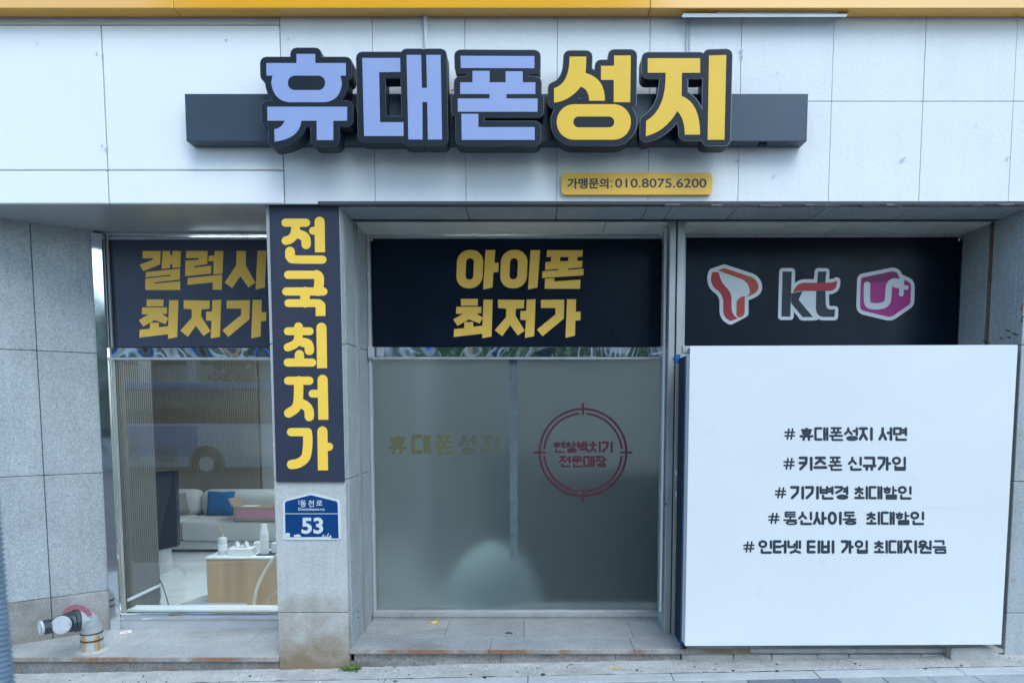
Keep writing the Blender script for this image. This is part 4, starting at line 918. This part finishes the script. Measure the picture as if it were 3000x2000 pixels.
(a, c), (d, e) = mapz([(1415, 1163), (1585, 1205)], *Zad); pbx('maker_label', a, c, d, e, -.0076, .0007, 'plate_blue', AD)

# ---- frosted pane graphics
YG = YW - .0030
o = empty('window_lettering', tuple(W(1710, 1450, YG)), 'dark red target circle with red Korean lettering on the frosted glass', 'lettering')
Zf = (2.6727, 1080, 1100)
def ring(cx, cy, r, hw, a0, a1, n=40): return [(cx + r * cos(R(a0 + (a1 - a0) * i / n)), cy + r * sin(R(a0 + (a1 - a0) * i / n))) for i in range(n + 1)]
cx, cy = 1678, 600
ps = stroke(ring(cx, cy, 340, 9, 0, 360, 80), 9, 3)
for q0 in (0, 90, 180, 270): ps += stroke(ring(cx, cy, 304, 8, q0 + 6, q0 + 84, 26), 8, 3)
for a in (0, 90, 180, 270): ps += stroke([(cx + 296 * cos(R(a)), cy + 296 * sin(R(a))), (cx + 380 * cos(R(a)), cy + 380 * sin(R(a)))], 8, 4)
sh = Sheet(); sh.add(union([mapz(c, *Zf) for c in ps], (), 1e-3)); sh.build('target_ring', 'fro_red', o, YG, .0005)
sh = Sheet(); line_text(sh, '현찰박치기', 1080 + 1445 / 2.6727, 1080 + 1912 / 2.6727, 1100 + 513 / 2.6727, 1100 + 603 / 2.6727, 3.5, .03); sh.build('lettering', 'fro_red', o, YG, .0005)
sh = Sheet(); line_text(sh, '전문매장', 1080 + 1490 / 2.6727, 1080 + 1865 / 2.6727, 1100 + 627 / 2.6727, 1100 + 717 / 2.6727, 3.5, .03); sh.build('lettering', 'fro_red', o, YG, .0005)
o = empty('window_lettering', tuple(W(1300, 1310, YG)), 'faint olive yellow 휴대폰성지 lettering on the left of the frosted glass', 'lettering')
for ch, x0, x1 in (('휴', 153, 303), ('대', 333, 485), ('폰', 515, 662), ('성', 703, 840), ('지', 872, 1028)):
    sh = Sheet(); line_text(sh, ch, 1080 + x0 / 2.6727, 1080 + x1 / 2.6727, 1100 + 460 / 2.6727, 1100 + 615 / 2.6727, 6.0); sh.build('letter', 'fro_yel' if x0 < 600 else 'fro_yel2', o, YG, .0004)

# ---- white hoarding board
YH = -.088
H = empty('hoarding', tuple(W(2470, 1891, YH)), 'big white hoarding board printed with five dark hashtag lines covering the right bay', 'hoarding')
quad = [(2022, 1013), (2982, 1010), (2933, 1887), (2007, 1891)]
phexa('board_face', quad, YH, .006, 'board', H, .0008)
bl, br_, tl, tr = W(*quad[3], YH), W(*quad[2], YH), W(*quad[0], YH), W(*quad[1], YH)
def side(x_t, x_b, w, y0, y1, zt_, zb_, m, nm):
    MB().hexa([(x_b, y0, zb_), (x_b + w, y0, zb_), (x_b + w, y1, zb_), (x_b, y1, zb_), (x_t, y0, zt_), (x_t + w, y0, zt_), (x_t + w, y1, zt_), (x_t, y1, zt_)], .001).build(nm, m, H)
ztl = Zp(1035, YH)
side(tl.x, bl.x, .012, YH + .0065, .0, ztl, bl.z + .001, 'board', 'board_side')
side(tl.x - .0006, bl.x - .0006, .002, YH + .0005, YH + .0062, tl.z, bl.z, 'board_edge', 'board_edge')
side(tr.x - .002, br_.x - .002, .003, YH + .0005, YH + .012, tr.z, br_.z, 'board_edge', 'board_edge')
side(tr.x - .03, br_.x - .03, .02, YH + .0125, -.004, tr.z - .01, br_.z + .001, 'dark_frame', 'board_batten')
bx('board_top', tl.x + .01, tr.x - .005, YH + .007, .03, tl.z - .012, tl.z - .004, 'alu_old', H, .001)
for px, py in ((2040, 1425), (2033, 1733), (2262, 1405), (2085, 1100), (2930, 1120), (2915, 1500), (2890, 1800), (2300, 1860), (2700, 1862)):
    MB().tube([W(px, py, YH + .0005), W(px, py, YH - .0012)], [.0045, .003], 10).build('fixing', 'board', H, True)
for py in (1486,):
    pbx('sheet_joint', 2700, py, 2953, py + 1.2, YH - .0008, .0006, 'conduit', H)
    pbx('sheet_joint', 2013, py - 1, 2300, py - .2, YH - .0008, .0006, 'board', H)
# dark gap behind left edge
side(tl.x + .012, bl.x + .012, .02, .002, .27, ztl, ZC + .001, 'black', 'dark_backing')
side(tl.x - .002, bl.x - .002, .0018, .002, .03, ztl - .01, ZC + .001, 'blue_tape', 'blue_sheet')
pbx('bracket', 2000, 1013, 2021, 1034, .0, .03, 'alu_old', H, .001)
Z8 = (1.742, 1950, 1100)
def c8(x, y): return x / 1.742 + 1950, y / 1.742 + 1100
for y0, y1, hashx, words in ((262, 333, (610, 658), (('휴대폰성지', 683, 1058), ('서면', 1085, 1233))), (412, 485, (605, 655), (('키즈폰', 678, 902), ('신규가입', 930, 1227))),
                            (562, 632, (562, 612), (('기기변경', 635, 933), ('최대할인', 962, 1256))), (692, 762, (528, 578), (('통신사이동', 600, 975), ('최대할인', 1023, 1320))),
                            (838, 908, (400, 450), (('인터넷', 473, 692), ('티비', 720, 862), ('가입', 893, 1033), ('최대지원금', 1063, 1433)))):
    sh = Sheet()
    for w_t, xa_, xb_ in words:
        (p, q), (r_, s_) = c8(xa_, y0), c8(xb_, y1); line_text(sh, w_t, p, r_, q, s_, 4.15, .04)
    h0, h1 = hashx; yy0, yy1 = y0 + 10, y1 - 10; ps = []
    for fx in (.32, .72): ps += stroke([c8(h0 + (h1 - h0) * (fx + .08), yy0), c8(h0 + (h1 - h0) * (fx - .08), yy1)], 2.5, 4)
    for fy in (.33, .67): ps += stroke([c8(h0, yy0 + (yy1 - yy0) * fy), c8(h1, yy0 + (yy1 - yy0) * fy)], 2.5, 4)
    sh.add(union(ps, (), 1e-4)); sh.build('lettering_line', 'board_txt', H, YH - .0009, .0006)

# =================================================================== SMALL THINGS ON THE FRONT
# white cable duct under the yellow band
CD = empty('cable_duct', tuple(W(2240, 50, YF - .01)), 'long white cable duct under the yellow band, upper right', 'cable duct')
MB().hexa([W(1997, 52, YF - .06), W(2478, 51, YF - .06), W(2478, 51, YF), W(1997, 52, YF), W(2001, 39, YF - .06), W(2486, 41, YF - .06), W(2486, 41, YF), W(2001, 39, YF)], .002).build('duct', 'conduit', CD)
MB().hexa([W(2100, 40, YF - .05), W(2455, 39.5, YF - .05), W(2455, 39.5, YF), W(2100, 40, YF), W(2100, 35, YF - .05), W(2455, 34, YF - .05), W(2455, 34, YF), W(2100, 35, YF)], .001).build('duct', 'conduit', CD)
for px in (2011, 2021): MB().tube(curve([W(px + 6, 50, YF - .01), W(px, 62, YF - .004), W(px - 1, 110, YF - .004), W(px - 1, 180, YF - .004)], 12), .0028, 6).build('cable', 'cable_g', CD)
MB().tube(curve([W(1246, 45, YF - .01), W(1246, 70, YF - .006), W(1248, 130, YF - .006), W(1249, 170, YF - .006)], 12), .011, 10).build('conduit_pipe', 'conduit', None, True, label='thin white conduit running down behind the main sign', cat='conduit')
# bit of tie sticking up from phone plate
MB().tube([W(1719, 506, YF - .012), W(1722, 490, YF - .012)], .0022, 6).build('cable_tie', 'conduit', None, label='short white tie sticking up above the yellow phone plate', cat='cable tie')

# ---- siamese fire inlet
FI = empty('fire_inlet', (Xp(270, 1903, .11), .11, ZL), 'grey standpipe with dark twin inlet and white caps, left step', 'fire inlet')
c = V((Xp(270, 1885, .11), .11, ZL)); zc = Zp(1808, .11)
rp = .056
MB().tube([c, c + V((0, 0, .065))], rp, 28).build('pipe_foot', 'pipe_rust', FI, True)
MB().tube([c + V((0, 0, .062)), c + V((0, 0, .072))], rp * 1.03, 28).build('weld_ring', 'rust_dark', FI, True)
MB().tube([c + V((0, 0, .072)), c + V((0, 0, .105))], rp * .995, 28).build('pipe_band', 'pipe_rust', FI, True)
MB().tube([c + V((0, 0, .105)), c + V((0, 0, .112))], rp * 1.03, 28).build('weld_ring', 'rust_dark', FI, True)
MB().tube([c + V((0, 0, -.004)), c + V((0, 0, .002)), c + V((0, 0, .008))], [rp * 1.5, rp * 1.4, rp * 1.02], 24).build('mortar_collar', 'concrete', FI, True)
dv = V((-.62, -.78, 0)).normalized(); rb = .062; ztop = zc; z0 = c.z + .112
ep = []
for i in range(11):
    a = pi / 2 * i / 10; ep.append(c + V((0, 0, z0 - c.z)) + V((0, 0, sin(a) * (ztop - z0))) + dv * (1 - cos(a)) * rb)
MB().tube(ep, rp, 28).build('elbow', 'pipe_grey', FI, True)
e0 = ep[-1]
MB().tube([e0, e0 + dv * .004, e0 + dv * .022, e0 + dv * .026], [rp * .9, .064, .064, .058], 28).build('flange', 'pipe_dark', FI, True)
MB().tube([e0 + dv * .024, e0 + dv * .05, e0 + dv * .09, e0 + dv * .115, e0 + dv * .135], [.057, .056, .048, .040, .037], 24).build('inlet_body', 'pipe_dark', FI, True)
e1 = e0 + dv * .135
MB().tube([e1, e1 + dv * .004, e1 + dv * .038], [.035, .041, .041], 24).build('coupling', 'pipe_dark', FI, True)
def cap(p, d, r, par):
    o = MB().tube([p, p + d * .012, p + d * .014, p + d * .010], [r, r, r * .86, r * .80], 26).build('cap', 'cap_white', par, True)
    MB().tube([p + d * .0105, p + d * .0112], r * .78, 26).build('cap_dish', 'conduit', o, True)
    s = d.cross(V((0, 0, 1))).normalized(); u = d.cross(s).normalized()
    MB().tube([p + d * .013 - u * r * .55 + s * r * .1, p + d * .013 + u * r * .55 - s * r * .1], .004, 8).build('cap_bar', 'cap_white', o, True)
cap(e1 + dv * .038, dv, .040, FI)
b0 = e0 + dv * .052; bd = V((.20, -.97, .12)).normalized()
MB().tube([b0, b0 + bd * .04, b0 + bd * .045, b0 + bd * .068], [.044, .044, .050, .050], 24).build('coupling', 'pipe_dark', FI, True)
cap(b0 + bd * .068, bd, .049, FI)
# faded red half-ring name plate behind the flange
su = dv.cross(V((0, 0, 1))).normalized(); pts_o = []; 
vs = []; fs = []; n = 22; pc_ = e0 + dv * .006
fz = V((0, -1, 0)); sx_ = V((1, 0, 0))
for i in range(n + 1):
    a = R(-5 + 190 * i / n) if False else R(20 + 150 * i / n)
    for r_, dd_ in ((.060, 0), (.092, 0), (.092, .003), (.060, .003)): vs.append(pc_ + sx_ * cos(a) * r_ + V((0, 0, sin(a) * r_)) + V((0, dd_, 0)))
for i in range(n):
    for k in range(4): fs.append((4 * i + k, 4 * (i + 1) + k, 4 * (i + 1) + (k + 1) % 4, 4 * i + (k + 1) % 4))
fs += [(3, 2, 1, 0), (4 * n, 4 * n + 1, 4 * n + 2, 4 * n + 3)]
tag(link('name_plate', vs, fs, 'inlet_red', FI), 'faded red ring plate')

# ---- litter
def card(name, px, py, z, w, d, rot, m, m2, label):
    q = Wz(px, py, z); mb = MB(); cr, sr = cos(rot), sin(rot)
    P4 = [(-w / 2, -d / 2), (w / 2, -d / 2), (w / 2, d / 2), (-w / 2, d / 2)]
    def f(x, y, zz): return V((q.x + x * cr - y * sr, q.y + x * sr + y * cr, z + zz))
    o = mb.hexa([f(*P4[0], .001), f(*P4[1], .001), f(*P4[2], .006), f(*P4[3], .001), f(*P4[0], .002), f(*P4[1], .002), f(*P4[2], .007), f(*P4[3], .002)]).build(name, m)
    MB().hexa([f(-w * .3, -d * .3, .003), f(w * .2, -d * .3, .003), f(w * .2, d * .0, .0045), f(-w * .3, d * .0, .003), f(-w * .3, -d * .3, .0035), f(w * .2, -d * .3, .0035), f(w * .2, 0, .0055), f(-w * .3, 0, .0035)]).build('torn_print', m2, o)
    tag(o, label, 'litter')
card('paper_scrap', 368, 1852, ZL, .065, .05, .5, 'card_white', 'card_yel', 'small torn card lying on the left step by the window')
card('paper_scrap', 1272, 1822, ZC, .05, .055, .3, 'card_yel', 'card_white', 'yellow torn card on the step before the frosted window')
MB().tube([Wz(1480, 1853, ZC + .003), Wz(1492, 1852, ZC + .006), Wz(1502, 1854, ZC + .003)], [.003, .006, .003], 6).build('metal_scrap', 'dark_frame', None, label='little dark scrap on the middle of the centre step', cat='litter')

# =================================================================== GROUND
def gquad(x0, x1, y0, y1, dz, th, bev=.0):
    P = []
    for zz in (-th, 0):
        for x, y in ((x0, y0), (x1, y0), (x1, y1), (x0, y1)): P.append((x, y, gz(x, y) + dz + zz))
    return MB().hexa(P, bev)
SW = gquad(-9, 9, -1.9, 1.0, -.05, .2).build('sidewalk', 'mortar', None, kind='structure')
# rough concrete strip along the wall: displaced grid
vs = []; fs = []; nx = 380; ny = 8; X0, X1 = -6.8, 6.8
from mathutils import noise as mn
for j in range(ny + 1):
    for i in range(nx + 1):
        x = X0 + (X1 - X0) * i / nx; y = -.145 + .20 * j / ny
        lump = .0035 * mn.noise(V((x * 14, y * 22, 0))) + .0025 * mn.noise(V((x * 45, y * 50, 3))) + .010 * max(0, (y + .05) / .1)
        vs.append((x, y, gz(x, y) + .004 + lump))
for j in range(ny):
    for i in range(nx): a = j * (nx + 1) + i; fs.append((a, a + 1, a + nx + 2, a + nx + 1))
link('concrete_strip', vs, fs, 'concrete', SW, True)
x = Xp(1123, 1980, -.2) - .77 * 7
while x < 6.8:
    gquad(x + .0015, x + .77 - .0015, -.245, -.147, .003 + random.uniform(0, .002), .05, .003).build('kerb_slab', 'kerb_slab', SW); x += .77
dark = set()
x0p = Xp(1393, 1990, -.29)
pw = .237; ph = .094
for r_ in range(5):
    i0 = -13
    for i in range(i0, 15):
        xx = x0p + i * pw + (pw / 2 if r_ % 2 else 0) * 0
        dk = (i in (0, 1) and r_ < 2) or (i in (6, 7) and r_ == 0) or (i in (-5,) and r_ == 2)
        gquad(xx + .0018, xx + pw - .0018, -.247 - ph * (r_ + 1) + .0018, -.247 - ph * r_ - .0018, .002 + random.uniform(-.0015, .0015), .04, .002).build('paver', 'paver_dark' if dk else 'paver', SW)
mb = MB()
for r_ in range(0, 16):
    for i in range(-28, 30):
        if r_ < 5 and -13 <= i < 15: continue
        xx = x0p + i * pw; y1 = -.247 - ph * r_; P = []
        for zz in (-.04, .002):
            for x, y in ((xx + .002, y1 - ph + .002), (xx + pw - .002, y1 - ph + .002), (xx + pw - .002, y1 - .002), (xx + .002, y1 - .002)): P.append((x, y, gz(x, y) + zz))
        mb.hexa(P)
tag(mb.build('paving_field', 'paver', SW), kind='stuff')
# kerb + road behind the camera, falling gently
MB().hexa([(-9, -1.95, G0 - .4), (9, -1.95, G0 - .3), (9, -1.8, G0 - .3), (-9, -1.8, G0 - .4), (-9, -1.95, gz(-9, -1.95)), (9, -1.95, gz(9, -1.95)), (9, -1.8, gz(9, -1.8)), (-9, -1.8, gz(-9, -1.8))], .01).build('kerb', 'kerb_slab', None, kind='structure')
ZR = -2.3
link('road', [(-60, -1.94, G0 - .30), (60, -1.94, G0 - .12), (60, -23, ZR), (-60, -23, ZR)], [(3, 2, 1, 0)], 'asphalt')['kind'] = 'structure'
link('far_pavement', [(-60, -23.0, ZR + .12), (60, -23, ZR + .12), (60, -60, ZR + .12), (-60, -60, ZR + .12)], [(3, 2, 1, 0)], 'kerb_slab')['kind'] = 'structure'
link('ground', [(-300, -300, ZR - .4), (300, -300, ZR - .4), (300, 300, ZR - .4), (-300, 300, ZR - .4)], [(0, 1, 2, 3)], 'asphalt')['kind'] = 'structure'
# grit, leaves and butts
mb = MB(); mbd = MB(); mbs = MB()
for i in range(420):
    x = random.uniform(-3.1, 3.3); y = -abs(random.gauss(0, .09)) - .005
    if y < -.4: continue
    s = random.choice((.0012, .0016, .002, .003)); q = V((x, y, gz(x, y) + .008 if y > -.145 else gz(x, y) + .006))
    t = (mb, mbd)[random.random() < .35]
    a = random.uniform(0, 3.1); d = V((cos(a), sin(a), 0)) * s * random.uniform(1, 2.4)
    t.tube([q - d, q + V((0, 0, s * .5)), q + d], [s * .3, s, s * .3], 5)
tag(mb.build('pale_grit', 'card_white', SW), kind='stuff'); tag(mbd.build('dark_grit', 'debris', SW), kind='stuff')
def blot(px, py, rx, ry):
    q = Wz(px, py, gz((px - PX0) / 560)); vs = []; n = 12; 
    for i in range(n): a = 2 * pi * i / n; rr_ = 1 + .15 * sin(3 * a + px); vs.append((q.x + rx * rr_ * cos(a), q.y + ry * rr_ * sin(a), gz(q.x, q.y) + .0085))
    vs.append((q.x, q.y, gz(q.x, q.y) + .0095)); link('gum_spot', vs, [(i, (i + 1) % n, n) for i in range(n)], 'debris', SW)
for b in ((1420, 1985, .012, .014), (1591, 1977, .013, .014), (1158, 1996, .012, .008), (1867, 1965, .007, .009), (2148, 1966, .009, .008), (2277, 1967, .011, .009), (2505, 1947, .008, .009), (2817, 1952, .008, .009), (2276, 1948, .007, .006), (732, 1981, .008, .008), (1380, 1977, .009, .006), (2712, 1961, .009, .005)): blot(*b)
# twigs
mb = MB()
for i in range(16):
    q = Wz(1810 + random.uniform(-22, 22), 1954 + random.uniform(-4, 4), gz(.45) + .01); a = random.uniform(-.5, .5); L = random.uniform(.01, .03)
    mb.tube([q - V((cos(a), sin(a), 0)) * L, q + V((cos(a), sin(a), .1)) * L], .001, 4)
mb.build('twig_heap', 'reed', None, label='small heap of dry twigs on the concrete below the centre step', cat='twigs')
for px, py, px2, py2, ll in ((1605, 1934, 1650, 1935, 'long thin dark stick lying along the foot of the centre step'), (1664, 1948, 1682, 1946, 'short curved dark stick left of the twig heap'), (2092, 1942, 2102, 1946, 'tiny dark stick below the left end of the white hoarding')):
    a = Wz(px, py, gz((px - PX0) / 560) + .012); b = Wz(px2, py2, gz((px2 - PX0) / 560) + .012); m_ = (a + b) / 2 + V((0, .006, .004))
    MB().tube([a, m_, b], [.001, .002, .001], 5).build('stick', 'debris', None, label=ll, cat='stick', group='dark sticks along the foot of the step')
# weeds
def weed(px, py, s, n, label):
    q = Wz(px, py, gz((px - PX0) / 560) + .004); o = empty('weed', tuple(q), label, 'weed'); mb = MB()
    for i in range(n):
        a = 2 * pi * i / n + random.uniform(-.3, .3); L = s * random.uniform(.7, 1.1); el = random.uniform(.25, .9); w = L * .16
        d = V((cos(a) * cos(el), sin(a) * cos(el) * .6, sin(el))); sd = V((-sin(a), cos(a), 0)) * w; up = V((0, 0, 1))
        pts = []
        for t, ww in ((0, .15), (.3, .6), (.6, 1), (.85, .7), (1, .05)):
            c_ = q + d * L * t - up * L * .35 * t * t; pts += [c_ - sd * ww, c_ + up * w * .15, c_ + sd * ww]
        fs = []
        for k in range(4):
            b_ = 3 * k; fs += [(b_, b_ + 1, b_ + 4, b_ + 3), (b_ + 1, b_ + 2, b_ + 5, b_ + 4)]
        MB().add(pts, fs).build('leaf', 'leaf', o)
weed(1031, 1962, .085, 12, 'green weed growing from the crack at the pillar foot')
weed(1152, 1956, .026, 5, 'tiny green sprout at the foot of the centre step')
# ribbed tube close to the camera, at the left edge
rt = empty('ribbed_tube', (-.62, -2.85, G0 - .3), 'blue grey ribbed tube standing close by at the far left edge', 'tube')
YT_ = -2.85; pa = W(40 - 152, 2040, YT_); pb = W(-6 - 160, 1440, YT_); d_ = (pa - pb).normalized(); pa = pb + d_ * 1.35; pb = pb - d_ * .25; n = 1200; m_ = 64; vs = []; fs = []
ax = (pb - pa).normalized(); ux = ax.cross(V((0, 1, 0))).normalized(); uy = ax.cross(ux)
for i in range(n + 1):
    t = i / n; c_ = pa.lerp(pb, t)
    for k in range(m_):
        a = 2 * pi * k / m_; rr_ = .0565 + .0022 * sin(i * 2 * pi / 5.4 + 9 * a)
        vs.append(c_ + (ux * cos(a) + uy * sin(a)) * rr_)
for i in range(n):
    for k in range(m_): fs.append((i * m_ + k, i * m_ + (k + 1) % m_, (i + 1) * m_ + (k + 1) % m_, (i + 1) * m_ + k))
fs += [tuple(range(m_ - 1, -1, -1)), tuple(n * m_ + k for k in range(m_))]
link('tube_body', vs, fs, 'fgtube', rt, True)

# =================================================================== ACROSS THE STREET (seen in the glass and steel)
bz0 = ZR + .02
BU = empty('city_bus', (-9.6, -19, bz0), 'blue and white city bus mirrored in the left shop window', 'bus')
Lx0, Lx1 = -15.3, -4.2; yb0, yb1 = -20.9, -18.9
bx('lower_body', Lx0, Lx1, yb0, yb1, bz0 + .33, -.42, 'bus_pale', BU, .08, 3)
bx('window_band', Lx0 + .05, Lx1 - .05, yb0 + .03, yb1 - .03, -.42, .74, 'bus_win', BU, .04, 2)
bx('roof', Lx0 + .02, Lx1 - .02, yb0, yb1 + .02, .735, 1.02, 'bus_blue', BU, .09, 3)
bx('rear_stripe', Lx0 + .2, Lx0 + 3.5, yb1 + .002, yb1 + .012, -1.55, -.5, 'bus_blue', BU)
for wx in (-11.5, -6.2):
    MB().tube([(wx, yb1 - .3, bz0 + .48), (wx, yb1 + .012, bz0 + .48)], .62, 28).build('wheel_arch', 'tyre', BU)
    wv = MB().tube([(wx, yb1 - .2, bz0 + .46), (wx, yb1 + .05, bz0 + .46)], .46, 28).build('wheel', 'tyre', BU)
    MB().tube([(wx, yb1 + .04, bz0 + .46), (wx, yb1 + .07, bz0 + .46)], .26, 20).build('rim', 'rim', wv)
for vx in (-14.2, -12.9):
    mb = MB()
    for k in range(9): mb.box(vx - .35, vx + .35, yb1 + .013, yb1 + .03, -1.75 + k * .07, -1.72 + k * .07)
    mb.build('vent', 'tyre', BU)
bx('advert_panel', -10.2, -7.5, yb1 + .002, yb1 + .02, -1.55, -.6, 'office_col', BU)
for lx in (-14.1, -10.6): bx('side_lamp', lx, lx + .12, yb1 + .013, yb1 + .04, -1.15, -1.08, 'orange', BU)
# office building
OB = empty('office_building', (0, -30, ZR), 'pale office block with white columns across the street, mirrored in the glass', 'building')
bx('wall', -34, 16, -42, -31, ZR + .12, 5.2, 'office', OB)
for ix in range(20):
    x = -33 + ix * 2.5; bx('column', x, x + .45, -31, -30.6, ZR + .12, 4.9, 'office_col', OB)
    for iz in range(2): bx('window', x + .6, x + 2.35, -30.995, -30.93, -.9 + iz * 3.3, 1.2 + iz * 3.3, 'office_win', OB)
OB2 = empty('office_building', (-8, -44, ZR), 'taller brown office block across the street, mirrored in the steel transom', 'building')
bx('wall', -25, 8, -56, -44, ZR + .12, 33, 'tan', OB2)
for ix in range(8):
    for iz in range(2, 10): bx('window', -24 + ix * 4, -21.6 + ix * 4, -43.995, -43.93, -.6 + iz * 3.4, 1.4 + iz * 3.4, 'office_win', OB2)
def tree(x, y, h, label):
    o = empty('street_tree', (x, y, ZR + .12), label, 'tree'); b = V((x, y, ZR + .12))
    MB().tube([b, b + V((.05, 0, h * .3)), b + V((-.05, .1, h * .6)), b + V((.1, 0, h * .85))], [.17, .13, .09, .04], 10).build('trunk', 'bark', o, True)
    mb = MB()
    for i in range(1500):
        th = random.uniform(0, 2 * pi); u = random.uniform(-1, 1); r_ = random.uniform(.35, 1) ** .5 * (1 + .25 * sin(3 * th + x) * cos(4 * u))
        c_ = b + V((cos(th) * (1 - u * u) ** .5 * r_ * h * .3, sin(th) * (1 - u * u) ** .5 * r_ * h * .3, h * .68 + u * r_ * h * .3))
        a = V((random.gauss(0, 1), random.gauss(0, 1), random.gauss(0, 1))).normalized() * .12; d = a.cross(V((random.gauss(0, 1), random.gauss(0, 1), 1))).normalized() * .09
        mb.add([c_ - a, c_ - d, c_ + a, c_ + d], [(0, 1, 2, 3)])
    mb.build('crown', 'leaf_tree', o)
tree(-12.5, -26, 5.5, 'green street tree behind the bus, leftmost in the reflection'); tree(-3.0, -25.5, 6.5, 'green street tree mirrored at the left of the centre transom')
tree(2.5, -26, 6.0, 'green street tree mirrored in the middle of the centre transom'); tree(8, -26, 7, 'green street tree farthest right across the street')
